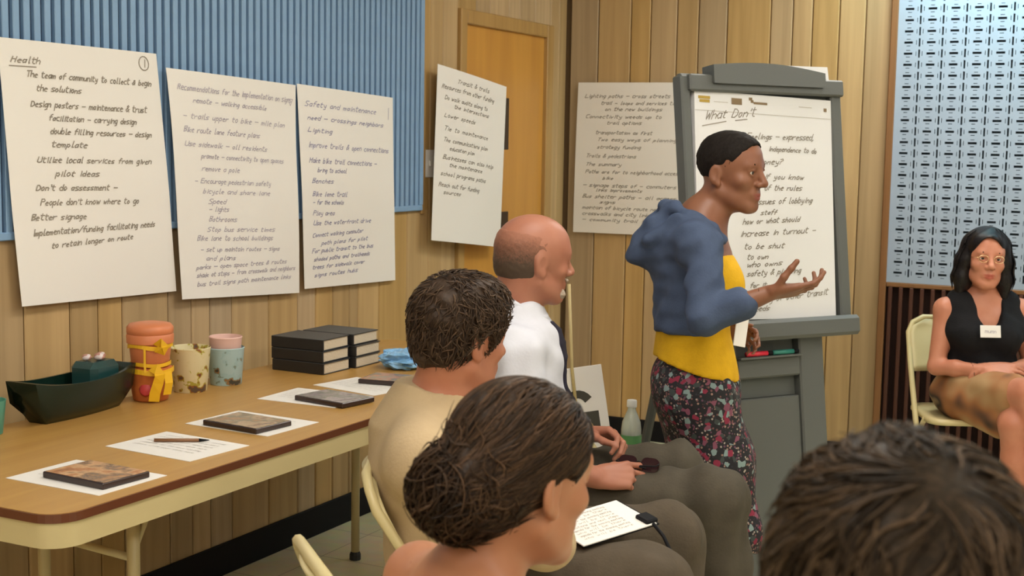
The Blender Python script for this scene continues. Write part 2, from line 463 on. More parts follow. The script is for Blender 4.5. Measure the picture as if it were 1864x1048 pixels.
# ceiling light fittings (out of view above)
hm = None
for i, (lx, ly) in enumerate(LAMPS):
    place = ['over the table near the camera', 'over the near aisle', 'over the seated row', 'over the middle aisle', 'over the easel', 'over the seated woman', 'behind the camera by the panelled wall', 'behind the camera by the plaster wall'][i]
    e = empty('ceiling_light', (lx, ly, CEIL), 'white ceiling light fitting ' + place, 'ceiling light', group='ceiling lights')
    if hm is None:
        dm = bpy.data.materials.new('lit_diffuser'); nt, bs_, N, L = nodes(dm)
        bs_.inputs['Base Color'].default_value = (.8, .8, .8, 1); bs_.inputs['Emission Color'].default_value = (1.0, .94, .86, 1); bs_.inputs['Emission Strength'].default_value = LAMP_E
        df = MB().box((-.285, -.585, -.15), (.285, .585, -.03), bev=.03).build('diffuser', dm, e).data
        a = MB().ring([(-.31,-.61),(.31,-.61),(.31,.61),(-.31,.61)], [(-.29,-.59),(.29,-.59),(.29,.59),(-.29,.59)], -.07, 0).build('housing', M['ceiling'], e); hm = a.data
    else:
        link(bpy.data.objects.new('housing', hm), e); link(bpy.data.objects.new('diffuser', df), e)
# ------------------------------------------------------------------ folding table
TZ = .74
tb = empty('folding_table', (-2.37, 3.17, 0), 'long folding table with wood-look top and cream metal legs along the wall', 'table')
ol = lambda ins: rrect(-.385+ins, .385-ins, -1.22+ins, 1.22-ins, max(.07-ins, .01))
MB().prism(ol(.004), TZ-.018, TZ).build('tabletop', M['tabletop'], tb)
MB().ring(ol(0), ol(.0045), TZ-.019, TZ-.001).build('edge_band', M['edge'], tb)
autosmooth(MB().ring(ol(.004), ol(.012), TZ-.072, TZ-.019).build('apron', M['cream'], tb))
for lx, ly in ((.17, -.77), (-.17, -.72), (.17, .82), (-.25, .82)):
    s = 1 if ly < 0 else -1
    l_ = MB().tube([(lx, ly, TZ-.03), (lx, ly, .012)], .0155, 10).build('leg', M['cream'], tb, True)
    MB().lathe([(.02, 0), (.02, .02), (.016, .03)], (lx, ly, 0), 10).build('foot_cap', M['rubber'], l_)
    MB().tube([(lx, ly, .52), (lx, ly+s*.05, .60), (lx, ly+s*.12, .66), (lx, ly+s*.2, TZ-.03)], .009, 6).build('brace', M['cream'], l_, True)
for ly, a, b_ in ((-.745, -.17, .17), (.82, -.25, .17)):
    MB().tube([(a, ly+.02, .5), (b_, ly-.02, .5)], .010, 8).build('leg_stretcher', M['cream'], tb, True)
MB().box((-.30, .75, TZ-.13), (.30, .765, TZ-.075)).build('end_rail', M['cream'], tb)

# ------------------------------------------------------------------ folding chairs (front = +x)
def make_chair(label):
    e = empty('folding_chair', (0, 0, 0), label, 'chair', group='cream metal folding chairs')
    W2 = .215
    # main frame: front feet -> seat sides -> over the top of the back
    fr_pts = [(.235, -W2, .012), (.06, -W2, .40), (-.10, -W2+.005, .62), (-.175, -W2+.01, .735), (-.192, -W2+.03, .775), (-.203, -W2+.075, .797)]
    pts = fr_pts + [(p[0], -p[1], p[2]) for p in reversed(fr_pts)]
    MB().tube(pts, .0115, 8).build('frame', M['creamchair'], e, True)
    for s in (-1, 1):
        MB().tube([(-.27, s*(W2-.025), .012), (-.05, s*(W2-.025), .30), (.10, s*(W2-.025), .425)], .010, 8).build('rear_leg', M['creamchair'], e, True)
    MB().tube([(-.22, -W2+.025, .08), (-.22, W2-.025, .08)], .008, 6).build('rear_stretcher', M['creamchair'], e, True)
    MB().tube([(.19, -W2, .115), (.19, W2, .115)], .008, 6).build('front_stretcher', M['creamchair'], e, True)
    # seat pan
    o = rrect(-.17, .21, -.195, .195, .06); n = len(o)
    vs = []; fs = []
    for sc_, z in ((1, .418), (1.0, .432), (.96, .44), (.8, .436), (.4, .43), (.05, .428)):
        vs += [(.02+(x-.02)*sc_, yy*sc_, z) for x, yy in o]
    for i in range(5):
        fs += [(i*n+j, i*n+(j+1) % n, (i+1)*n+(j+1) % n, (i+1)*n+j) for j in range(n)]
    fs += [tuple(reversed(range(n))), tuple(range(5*n, 6*n))]
    ob('seat', vs, fs, M['creamchair'], e, True)
    # curved back panel
    vs = []; fs = []; nu, nv = 16, 8
    for t in (0, 1):
        for j in range(nv+1):
            v = j/nv; z = .585 + .205*v
            for i in range(nu+1):
                u = i/nu*2-1
                wv = .205 if v < .75 else .205 - .07*((v-.75)/.25)**2
                x = -.085 - .105*(z-.585)/.205 - .028*(1-u*u) + (.006 if t else -.006)
                vs.append((x, u*wv, z))
    K = (nu+1)*(nv+1)
    for j in range(nv):
        for i in range(nu):
            a = j*(nu+1)+i
            fs.append((a, a+nu+1, a+nu+2, a+1)); fs.append((K+a, K+a+1, K+a+nu+2, K+a+nu+1))
    for i in range(nu):
        fs.append((i, i+1, K+i+1, K+i)); a = nv*(nu+1)+i; fs.append((a+1, a, K+a, K+a+1))
    for j in range(nv):
        a = j*(nu+1); b_ = a+nu; fs.append((a+nu+1, a, K+a, K+a+nu+1)); fs.append((b_, b_+nu+1, K+b_+nu+1, K+b_))
    ob('backrest', vs, fs, M['creamchair'], e, True)
    return e
def lw_(R, D, z=0.0):
    """room position from distance to the right of / ahead of where the photographer stands"""
    return (R*math.cos(YAW) - D*math.sin(YAW), R*math.sin(YAW) + D*math.cos(YAW), z)
ch0 = make_chair('empty cream folding chair between the woman with the hair bun and the young man')
ch0.location = lw_(-.128, 2.265); ch0.rotation_euler = (0, 0, YAW + .36)
dup(ch0, lw_(-.10, 2.95), YAW + .02, 'cream folding chair under the young man in the beige shirt')
dup(ch0, lw_(.09, 3.70), YAW, 'cream folding chair under the bald man')
dup(ch0, lw_(.315, 4.36), YAW, 'cream folding chair holding the bottle, beyond the bald man')
dup(ch0, lw_(-.10, 1.74), YAW + .55, 'cream folding chair under the woman with the hair bun')
dup(ch0, lw_(.29, .93), YAW + 1.35, 'cream folding chair under the person nearest the camera')
dup(ch0, lw_(1.86, 5.46), YAW - math.pi/2 - .05, 'pale green-cream folding chair under the woman in black')

# ------------------------------------------------------------------ handwriting
GLY = {'a':'3H1H0F1D3E3H3D','b':'0K0D2D3F2H0G','c':'3H1H0F1D3D','d':'3K3D1D0F1H3G','e':'0F3G2H1H0F1D3D','f':'3K2K1I1D 0H3H','g':'3H1H0F1D3E3H3B1A','h':'0K0D 0G2H3G3D',
 'i':'1H1D 1I1J','j':'2H2B0A','k':'0K0D 3H0F3D','l':'1K1D2D','m':'0H0D 0G1H2G2D 2G3H4G4D','n':'0H0D 0G2H3G3D','o':'1H0F1D2D3F2H1H','p':'0H0A 0G2H3F2D0E','q':'3H3A 3G1H0F1D3E',
 'r':'0H0D 0G2H3H','s':'3H1H0G3E2D0D','t':'1K1E2D3D 0I3I','u':'0H0E1D3E3H3D','v':'0H1D3H','w':'0H1D2G3D4H','x':'0H3D 3H0D','y':'0H1E3E 3H3B1A','z':'0H3H0D3D',
 'T':'0K4K 2K2D','W':'0K1D2I3D4K','H':'0K0D 4K4D 0H4H','D':'0K0D2D4F4I2K0K','B':'0D0K3K3I0H3G3E0D','P':'0D0K3K4I3H0H','I':'1K1D','N':'0D0K4D4K','R':'0D0K3K4I3H0H 2H4D','S':'4K1K0I4F3D0D',
 'C':'4K1K0H1D4D','F':'0D0K4K 0H3H','L':'0K0D4D','U':'0K0E2D4E4K','A':'0D2K4D 1G3G','E':'4K0K0D4D 0H3H','G':'4K1K0H1D4D4G2G','M':'0D0K2G4K4D','Q':'1K0H1D3D4H3K1K 3F4C','O':'1K0H1D3D4H3K1K','V':'0K2D4K',
 '-':'0G4G','&':'4D1J2K3J0F1D4G','.':'0D0E','?':'0J2K3I1G1F 1D1E',"'":'1K1I',',':'1D0B','/':'0D4K','+':'0G4G 2I2E','1':'1K1D','2':'0J2K3I0D3D','3':'0K3K1H3F1D0D','4':'3D3K0F4F','(':'2K0H2D',')':'0K2H0D'}
def strokes(txt, size, slant=.12, wob=.35):
    """polylines of a line of handwriting; unit = metres, baseline at 0"""
    u = size / 7.0; x = 0.0; out = []
    for chh in txt:
        if chh == ' ': x += 3.2*u; continue
        g = GLY.get(chh)
        if g is None: x += 2*u; continue
        wmax = 0; dy = random.uniform(-wob, wob)*.6; sc_ = random.uniform(.88, 1.12)
        for st in g.split(' '):
            pl = []
            for k in range(0, len(st), 2):
                gx = int(st[k]); gy = ord(st[k+1]) - ord('D')
                wmax = max(wmax, gx)
                px = (gx*.8*sc_ + slant*gy + random.uniform(-.18, .18)); py = gy*sc_ + dy + random.uniform(-.2, .2)
                pl.append((x + px*u, py*u))
            out.append(pl)
        x += (wmax*.8 + 1.05)*u
    return out, x
def ribbons(polys, w, surf):
    vs = []; fs = []
    for pl in polys:
        for (x0, y0), (x1, y1) in zip(pl[:-1], pl[1:]):
            dx, dy = x1-x0, y1-y0; l = math.hypot(dx, dy)
            if l < 1e-6: continue
            ex, ey = dx/l*w*.4, dy/l*w*.4; nx, ny = -dy/l*w/2, dx/l*w/2
            k = len(vs)
            for (a, b_) in ((x0-ex-nx, y0-ey-ny), (x1+ex-nx, y1+ey-ny), (x1+ex+nx, y1+ey+ny), (x0-ex+nx, y0-ey+ny)):
                vs.append(surf(a, b_))
            fs.append((k, k+1, k+2, k+3))
    return vs, fs
def sheet(name, label, corners, nrm, lines, ink, mpaper, W=.635, Hh=.775, bow=None, sw_=.0035, group=None, extra=None, cat='poster', wid=None):
    """corners TL,TR,BR,BL in room coordinates; bow(u,v) lifts the paper off the wall"""
    TL, TR, BR, BL = [Vector(c) for c in corners]; nrm = Vector(nrm)
    bow = bow or (lambda u, v: 0.0)
    def S(u, v, h=0.0):
        a = TL.lerp(TR, u); b_ = BL.lerp(BR, u)
        return a.lerp(b_, v) + nrm*(bow(u, v) + h)
    o0 = (TL+TR+BR+BL)/4
    nu, nv = 10, 14; vs = []; fs = []
    for h in (0, -.0008):
        for j in range(nv+1):
            for i in range(nu+1): vs.append(S(i/nu, j/nv, h) - o0)
    K = (nu+1)*(nv+1)
    for j in range(nv):
        for i in range(nu):
            a = j*(nu+1)+i; fs.append((a, a+nu+1, a+nu+2, a+1)); fs.append((K+a+1, K+a+nu+2, K+a+nu+1, K+a))
    bd = [i for i in range(nu)] + [nu+j*(nu+1) for j in range(nv)] + [nv*(nu+1)+nu-i for i in range(nu)] + [(nv-j)*(nu+1) for j in range(nv)]
    for q in range(len(bd)):
        a, b_ = bd[q], bd[(q+1) % len(bd)]; fs.append((a, b_, K+b_, K+a))
    s = tag(autosmooth(ob(name, vs, fs, mpaper, None, True, o0), 40), label, cat, group)
    allp = []
    for (u, v, size, txt, *tgt) in lines:
        st, wd_ = strokes(txt, size*.78, .25)
        kx = (tgt[0]*W/wd_) if tgt else 1.0
        sl_ = tgt[1] if len(tgt) > 1 else 0.0
        for pl in st: allp.append([(u*W + x*kx, -v*Hh + y + sl_*x*kx) for x, y in pl])
    for pl in (extra or []): allp.append([(a*W, -b_*Hh) for a, b_ in pl])
    sf = lambda x, y: S(x/W, -y/Hh, .0012) - o0
    tv, tf = ribbons(allp, sw_*.78, sf)
    ob('handwriting', tv, tf, ink, s)
    return s
circ = lambda cx, cy, rx, ry, n=14: [(cx+rx*math.cos(2*math.pi*k/n), cy+ry*math.sin(2*math.pi*k/n)) for k in range(n+1)]
XS = -2.885
L_ = lambda pts, X=XS: [(X, a, b_) for a, b_ in pts]
bowA = lambda u, v: -.006 + .012*math.sin(math.pi*u)*(1-v)*.4 + .02*max(0, v-.6)*(1-u)*2 - .022*max(0, v-.55)
sheet('flip_chart_sheet', 'large written paper sheet at the left end, overlapping its neighbour at the bottom', L_([(2.661,1.753),(3.281,1.748),(3.375,1.005),(2.721,1.022)]), (1,0,0),
  [(.06,.085,.022,'Health',.17),(.14,.135,.021,'The team of community to collect & begin',.80),(.19,.185,.021,'the solutions',.27),(.15,.245,.022,'Design posters - maintenance & trust',.74),
   (.25,.295,.021,'facilitation - carrying design',.56),(.25,.345,.021,'double filling resources - design',.66),(.25,.395,.021,'template',.22),(.16,.455,.021,'Utilize local services from given',.73),
   (.26,.507,.021,'pilot ideas',.27),(.14,.562,.022,'Don\'t do assessment -',.50),(.16,.618,.022,'People don\'t know where to go',.62),(.10,.675,.022,'Better signage',.33),
   (.10,.735,.022,'Implementation/funding facilitating needs',.78,.03),(.20,.785,.020,'to retain longer on route',.52,.05)],
  M['ink'], M['paper'], bow=bowA, sw_=.0042, extra=[circ(.90,.045,.035,.028), [(.91,.03),(.905,.06)], [(.05,.1),(.2,.098)]], group='written sheets on the walls')
bowB = lambda u, v: -.004 + .007*math.sin(3.1*u+5*v)*(1-v) + .012*(1-u)*v - .018*max(0, v-.55)
sheet('flip_chart_sheet', 'second large written sheet from the left, faint violet handwriting from top to bottom', L_([(3.318,1.708),(3.996,1.684),(4.03,.94),(3.38,.979)], XS+.004), (1,0,0),
  [(.06,.085,.024,'Recommendations for the implementation on signs',.9),(.16,.135,.02,'remote - walking accessible',.58),(.08,.205,.022,'- trails upper to bike - mile plan',.82),(.08,.265,.022,'Bike route lane feature plans',.6),
   (.08,.325,.02,'Use sidewalk - all residents',.66),(.20,.375,.02,'promote - connectivity to open spaces',.68),(.20,.43,.02,'remove a pole',.3),(.14,.485,.02,'- Encourage pedestrian safety',.62),(.2,.53,.02,'bicycle and share lane',.55),
   (.24,.575,.02,'Speed',.14),(.24,.61,.02,'- lights',.16),(.24,.655,.021,'Bathrooms',.22),(.22,.70,.02,'Stop bus service times',.56),(.14,.74,.02,'Bike lane to school buildings',.62),(.16,.79,.019,'- set up maintain routes - signs',.66),(.2,.83,.019,'and plans',.24),
   (.12,.87,.018,'parks - open space trees & routes',.76,.03),(.12,.905,.018,'shade at stops - from crosswalk and neighbors',.84,.03),(.12,.945,.018,'bus trail signs path maintenance links',.8,.03)],
  M['inkfaint'], M['paper'], bow=bowB, sw_=.0036, extra=[[(.93,.07),(.97,.07),(.95,.1),(.93,.07)]], group='written sheets on the walls')
bowC = lambda u, v: -.006 + .006*math.sin(2.5*u+3*v)*(1-v) + .015*(1-u)*max(0, v-.3) - .018*max(0, v-.55)
sheet('flip_chart_sheet', 'third large written sheet from the left, blue handwriting, at the end of the blue slats', L_([(4.012,1.69),(4.651,1.663),(4.7,.93),(4.057,.952)]), (1,0,0),
  [(.06,.10,.024,'Safety and maintenance',.74),(.08,.165,.02,'need - crossings neighbors',.8),(.08,.225,.02,'Lighting',.24),(.08,.30,.024,'Improve trails & open connections',.86),(.08,.375,.024,'Make bike trail connections -',.72),(.16,.42,.02,'bring to school',.3),
   (.10,.475,.022,'Benches',.22),(.10,.54,.022,'Bike lane trail',.36),(.10,.58,.02,'- for the schools',.32),(.10,.635,.02,'Play area',.22),(.10,.685,.02,'Use the waterfront drive',.62,.02),(.09,.745,.019,'Connect walking commuter',.54,.04),(.18,.785,.018,'path plans for pilot',.5,.04),
   (.08,.825,.019,'For public transit to the bus',.66,.03),(.1,.865,.018,'shaded paths and trailheads',.6,.03),(.08,.905,.018,'trees for sidewalk cover',.56,.03),(.1,.945,.018,'signs routes hubs',.46,.03)],
  M['inkblue'], M['paper'], bow=bowC, sw_=.0040, extra=[[(.945,.06),(.94,.12)]], group='written sheets on the walls')
sheet('flip_chart_sheet', 'tilted written paper sheet hanging in front of the wooden door', L_([(4.958,1.814),(5.588,1.746),(5.548,1.014),(4.92,1.082)], -2.86), (1,0,0),
  [(.26,.075,.024,'Transit & trails',.46),(.06,.125,.024,'Resources from other funding',.74),(.10,.185,.022,'Do walk audits along to',.6),(.22,.225,.02,'the intersections',.5),(.10,.285,.022,'Lower speeds',.42),(.10,.36,.022,'Tie to maintenance',.62),
   (.10,.425,.022,'The communications plan',.62),(.18,.47,.02,'education plan',.34),(.10,.525,.022,'Businesses can also help',.72),(.18,.565,.02,'the maintenance',.46),(.08,.62,.022,'school programs paths',.62),(.06,.685,.022,'Reach out for funding',.54),(.12,.725,.02,'sources',.22)],
  M['inkgrey'], M['paper'], bow=lambda u, v: .02*math.sin(math.pi*u)*(.3+.7*v), sw_=.0042, group='written sheets on the walls')
sheet('flip_chart_sheet', 'written paper sheet on the end wall, left of the easel', [(-2.846,6.36,1.801),(-2.263,6.36,1.799),(-2.253,6.36,1.046),(-2.858,6.36,1.043)], (0,-1,0),
  [(.07,.10,.022,'Lighting paths - cross streets',.78),(.22,.145,.02,'trail - loops and services times',.74),(.26,.185,.02,'on the new buildings',.52),(.08,.235,.021,'Connectivity weeds up to',.7),(.28,.275,.02,'trail options',.32),
   (.18,.34,.021,'transportation as first',.52),(.2,.385,.02,'Two easy ways of planning',.72),(.2,.435,.02,'strategy funding',.4),(.1,.495,.021,'Trails & pedestrians',.46),(.1,.55,.021,'The summary',.33),(.1,.60,.021,'Paths are for to neighborhood access',.86),
   (.26,.64,.019,'bike',.1),(.08,.69,.021,'- signage steps of - commuters',.84),(.2,.72,.018,'links improvements',.42),(.08,.765,.021,'Bus shelter paths - all access',.84),(.24,.80,.018,'signs',.14),(.08,.84,.02,'maintain of bicycle route network',.8),(.08,.88,.02,'crosswalks and city links open',.76),(.08,.92,.019,'- community trail to',.6)],
  M['inkgrey'], M['paper'], bow=lambda u, v: .006*math.sin(math.pi*v), sw_=.0036, extra=[circ(.93,.035,.018,.014)], group='written sheets on the walls')

# ------------------------------------------------------------------ easel
EA = math.radians(55.63); ET = math.radians(7.7); ER = math.radians(1.87)
er = Vector((math.cos(EA), math.sin(EA), 0)); en0 = Vector((math.sin(EA), -math.cos(EA), 0))
ed = Vector((0, 0, -1))*math.cos(ET) + en0*math.sin(ET)
en = en0*math.cos(ET) + Vector((0, 0, 1))*math.sin(ET)
ET0 = Vector((-1.373, 4.6388, 1.6721))
base = Vector((ET0.x, ET0.y, 0)) + en0*.14
eas = empty('presentation_easel', base, 'grey plastic presentation easel holding the flip chart pad', 'easel')
def EP(a, b_, c=0.0): return ET0 + er*a + ed*b_ + en*c - base
def ebox(name, a0, a1, b0, b1, c0, c1, m, bev=.006, parent=eas, skew=None):
    mb = MB().box((a0, b0, c0), (a1, b1, c1), bev=bev)
    mb.v = [tuple(EP(x + (skew(y) if skew else 0), y, z)) for x, y, z in mb.v]
    mb.f = [tuple(reversed(f)) for f in mb.f]
    return mb.build(name, m, parent)
ebox('backboard', -.335, .335, -.07, .80, -.05, -.022, M['easel'])
ebox('side_rail', -.35, -.312, -.06, .80, -.05, .004, M['easel'])
ebox('side_rail', .302, .352, -.045, .80, -.05, .004, M['easel'])
ebox('top_rail', -.325, .352, -.062, -.004, -.05, .022, M['easel'])
# curved clamp on top: a shallow arch
n = 18; vs = []; fs = []
for k in range(n+1):
    a = -.235 + .49*k/n; hgt = .035 + .018*math.sin(math.pi*min(1, k/n*1.0))*1.0 - .012*(k/n)
    for b_, c in ((-.058, -.03), (-.058-hgt, -.03), (-.058-hgt, .035), (-.03, .035)): vs.append(tuple(EP(a, b_, c)))
for k in range(n):
    for q in range(4): fs.append((k*4+q, k*4+(q+1) % 4, (k+1)*4+(q+1) % 4, (k+1)*4+q))
fs += [(3, 2, 1, 0), (n*4, n*4+1, n*4+2, n*4+3)]
ob('clamp', vs, fs, M['easel'], eas)
ebox('marker_tray', -.335, .345, .775, .845, -.06, .06, M['easel'], .012)
# lower body with recessed panels: stiles, rails and a set-back panel
bs = lambda y: 0.0
LB = 1.672/math.cos(ET) - .0
ebox('body_stile', .105, .215, .835, LB-.012, -.05, .0, M['easel'], .006)
ebox('body_stile', -.27, -.17, .835, LB-.012, -.05, .0, M['easel'], .006)
ebox('body_rail', -.17, .105, .835, .842, -.05, .0, M['easel'], .002)
ebox('body_rail', -.17, .105, .905, .975, -.05, .0, M['easel'], .006)
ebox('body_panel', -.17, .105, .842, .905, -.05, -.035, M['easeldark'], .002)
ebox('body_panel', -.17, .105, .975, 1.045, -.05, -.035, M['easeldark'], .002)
ebox('body_panel', -.17, .105, 1.045, LB-.012, -.05, -.012, M['easel'], .004)
# rear prop
rp = MB().box((-.20, .10, -.09), (.20, 1.2, -.06))
mb = MB()
for a in (-.22, .20):
    p0 = EP(a, .2, -.06); p1 = EP(a, .2, -.06) - en0*.42; p1.z = .0 
    mb.tube([p0, p1], .018, 8)
mb.build('rear_prop', M['easel'], eas)
# marker lying in the recess rail (red) + green one beside it
def marker(a, b_, m, label):
    e = empty('marker', ET0 + er*a + ed*b_ + en*.012, label, 'marker')
    p0 = er*(-.045); p1 = er*.045
    MB().tube([p0, p1], .0085, 10).build('barrel', m, e, True)
    MB().tube([p1, p1 + er*.022], .0075, 10).build('cap', M['black'], e, True)
M['red'] = mat('red_plastic', (0.75, .03, .06), .35); M['tealp'] = mat('teal_plastic', (.03, .22, .18), .4)
ebox('marker_ledge', -.17, .10, .900, .908, 0, .022, M['easel'], .002)
marker(-.095, .890, M['red'], 'red marker lying on the ledge of the easel')
marker(.02, .890, M['tealp'], 'dark teal marker lying on the ledge of the easel')
# the pad
r2 = er*math.cos(ER) + ed*math.sin(ER); d2 = -er*math.sin(ER) + ed*math.cos(ER)
PW, PH = .60, .775
pc = lambda a, b_, c=0.0: ET0 + r2*a + d2*b_ + en*c
pr = Vector(pc(0, PH/2))
pad = empty('flip_chart_pad', pr, 'white flip chart pad with handwriting clamped on the easel', 'flip chart')
mb = MB().box((-PW/2, 0, -.018), (PW/2, PH, .006), bev=.001)
mb.v = [tuple(pc(*v) - pr) for v in mb.v]; mb.f = [tuple(reversed(f)) for f in mb.f]
mb.build('paper_block', M['padpaper'], pad)
st_all = []
for (u, v, size, txt, wd_, sl_) in [(.07,.125,.034,'What Don\'t',.36,.10),(.36,.20,.024,'Feelings - expressed,',.5,.03),(.52,.248,.020,'independence to do',.36,.0),(.44,.31,.022,'money?',.18,.03),(.48,.375,.022,'If you know',.3,.02),(.48,.425,.022,'of the rules',.28,.02),
   (.42,.49,.024,'issues of lobbying',.42,.05),(.45,.535,.02,'staff',.12,.03),(.32,.58,.022,'how or what should',.42,.06),(.30,.635,.024,'Increase in turnout -',.56,.06),(.32,.69,.022,'to be shut',.3,.04),(.34,.735,.02,'to own',.16,.03),(.34,.77,.02,'who owns',.26,.06),(.34,.81,.022,'safety & planning',.4,.06),(.36,.86,.02,'for it',.12,.03),
   (.38,.93,.024,'a City of other transit',.56,.09),(.36,.965,.02,'needs',.14,.05)]:
    st, w_ = strokes(txt, size*.8, .3); kx = wd_*PW/w_
    for pl in st: st_all.append([(u*PW + x*kx - PW/2, v*PH - y - sl_*x*kx) for x, y in pl])
st_all += [[(-.27, .12), (-.17, .10)], [(-.13, .095), (-.08, .088)]]
tv, tf = ribbons(st_all, .0032, lambda x, y: pc(x, y, .0072) - pr)
ob('handwriting', tv, [tuple(reversed(f)) for f in tf], M['inkgrey'], pad)
def prn(name, quads, m):
    vs = []; fs = []
    for a0, a1, b0, b1 in quads:
        k = len(vs); vs += [pc(a, b_, .0072) - pr for a, b_ in ((a0, b0), (a1, b0), (a1, b1), (a0, b1))]; fs.append((k+3, k+2, k+1, k))
    ob(name, vs, fs, m, pad)
M['gold'] = mat('ochre_print', (.45, .30, .05), .7); M['brownp'] = mat('brown_print', (.22, .15, .08), .7); M['greyp'] = mat('grey_print', (.5, .47, .42), .7)
prn('printed_logo', [(-.285, -.235, .018, .028), (-.28, -.237, .030, .040)], M['gold'])
prn('printed_logo', [(-.145, -.10, .018, .040), (-.07, -.055, .012, .022), (-.062, -.05, .020, .030), (-.05, .01, .026, .034), (.265, .278, .030, .042)], M['brownp'])
prn('printed_header_line', [(-.30, .30, .066, .068), (.15, .21, .030, .0325), (-.22, -.16, .034, .036)], M['greyp'])
# loose sheets rolled over behind the clamp, and one folded at the right
lp = tag(ob('loose_sheet', [ (ET0 + er*a + ed*b_ + en*c) - ET0 for a, b_, c in ((.0,-.118,-.055),(.345,-.122,-.055),(.352,-.03,-.055),(.0,-.03,-.055),(.0,-.118,-.053),(.345,-.122,-.053),(.352,-.03,-.053),(.0,-.03,-.053))],
   [(0,1,2,3),(7,6,5,4),(0,4,5,1),(1,5,6,2),(2,6,7,3),(3,7,4,0)], M['padpaper'], None, False, ET0), 'white paper sheet sticking up behind the top of the easel', 'paper')

# ------------------------------------------------------------------ sign with stick and bottle on the chair beyond the bald man
sb_ = Vector(lw_(.190, 4.30, .442))
sg = empty('sign_board', sb_, 'white sign board with a black letter G on a thin stick, leaning on the chair', 'sign')
rv = Vector((math.cos(YAW), math.sin(YAW), 0)); dv = Vector((-math.sin(YAW), math.cos(YAW), 0)); zv = Vector((0, 0, 1))
ang = math.radians(-6)
sx = rv*math.cos(ang) - zv*math.sin(ang)*-1; sx = (rv*math.cos(math.radians(3)) + zv*math.sin(math.radians(3)))
sy = (zv*math.cos(math.radians(9)) - rv*math.sin(math.radians(9)) + dv*.12).normalized(); sx = (sx - sy*sx.dot(sy)).normalized(); sn = sx.cross(sy)
mb = MB().box((-.14, 0, -.004), (.155, .330, .004), bev=.001); mb.v = [tuple(sx*a + sy*b_ + sn*c) for a, b_, c in mb.v]
mb.build('board', M['sheetwhite'], sg)
# letter G as a closed outline band
gp = []
R1, R2, cxg, cyg = .068, .040, .064, .186
angs = [math.radians(a) for a in range(38, 331, 14)]
outer = [(cxg+R1*.86*math.cos(a), cyg+R1*1.04*math.sin(a)) for a in angs]; inner = [(cxg+R2*.72*math.cos(a), cyg+R2*1.12*math.sin(a)) for a in angs]
vs = []; fs = []
for (a, b_), (c, d) in zip(outer, inner):
    vs += [sx*a + sy*b_ + sn*.0052, sx*c + sy*d + sn*.0052]
for k in range(len(outer)-1): fs.append((2*k, 2*k+2, 2*k+3, 2*k+1))
def gquad(a0, a1, b0, b1):
    k = len(vs); vs.extend([sx*a + sy*b_ + sn*.0052 for a, b_ in ((a0, b0), (a1, b0), (a1, b1), (a0, b1))]); fs.append((k, k+1, k+2, k+3))
gquad(.096, .126, .118, .184); gquad(.072, .096, .158, .184)
M['printblack'] = mat('black_print', (.045, .042, .03), .6)
ob('letter', vs, fs, M['printblack'], sg)
M['stick'] = mat('pale_wood_stick', (.55, .43, .2), .5)
MB().tube([tuple(sx*.050 + sy*.02 + sn*.010), tuple(sx*.060 + sy*.33 + sn*.011), tuple(sx*.088 + sy*.60 + sn*.012)], .0055, 8).build('stick', M['stick'], sg, True)

bt = empty('water_bottle', lw_(.395, 4.34, .437), 'clear plastic drink bottle with white cap and green-yellow label', 'bottle')
M['plastic'] = mat('clear_plastic', (.72, .76, .70), .12, trans=.55); M['capw'] = mat('white_cap', (.8, .8, .76), .4); M['lab'] = blotch('bottle_label', [(.62,.60,.14),(.10,.28,.10),(.55,.58,.2)], 18, .5)
MB().lathe([(.028,0),(.033,.004),(.0335,.09),(.033,.14),(.030,.165),(.020,.190),(.0135,.205),(.0135,.222)], n=24).build('bottle_body', M['plastic'], bt, True)
autosmooth(MB().lathe([(.0160,.214),(.0165,.216),(.0165,.234),(.015,.237)], n=20).build('cap', M['capw'], bt))
MB().lathe([(.0341,.06),(.0341,.125)], n=24, cap=False).build('label', M['lab'], bt, True)

# ------------------------------------------------------------------ things on the table
def quadprism(pts, z0, z1):
    return MB().prism(pts, z0, z1)
def flat(name, label, pts, z0, t, m, cat, group=None):
    cx = sum(p[0] for p in pts)/4; cy = sum(p[1] for p in pts)/4
    pts = [(x-cx, y-cy) for x, y in pts]
    a = sum(pts[i][0]*pts[(i+1) % 4][1]-pts[(i+1) % 4][0]*pts[i][1] for i in range(4))
    if a < 0: pts = pts[::-1]
    o = MB().prism(pts, 0, t).build(name, m); o.location = (cx, cy, z0)
    return tag(o, label, cat, group)
def rectpts(cx, cy, w, h, a):
    c, s = math.cos(a), math.sin(a)
    return [(cx + x*c - y*s, cy + x*s + y*c) for x, y in ((-w/2,-h/2),(w/2,-h/2),(w/2,h/2),(-w/2,h/2))]
PAP = [((-2.172, 2.225), .28, .206, -.03, 'white paper sheet nearest the camera on the table, under a disc case'),
       ((-2.205, 2.565), .28, .206, -.07, 'white paper sheet on the table with a pen lying on it'),
       ((-2.218, 2.878), .28, .212, -.05, 'white paper sheet on the table under the second disc case'),
       ((-2.283, 3.262), .268, .206, .02, 'white paper sheet on the table under the third disc case'),
       ((-2.262, 3.495), .26, .19, -.2, 'white paper sheet on the table nearest the black books')]
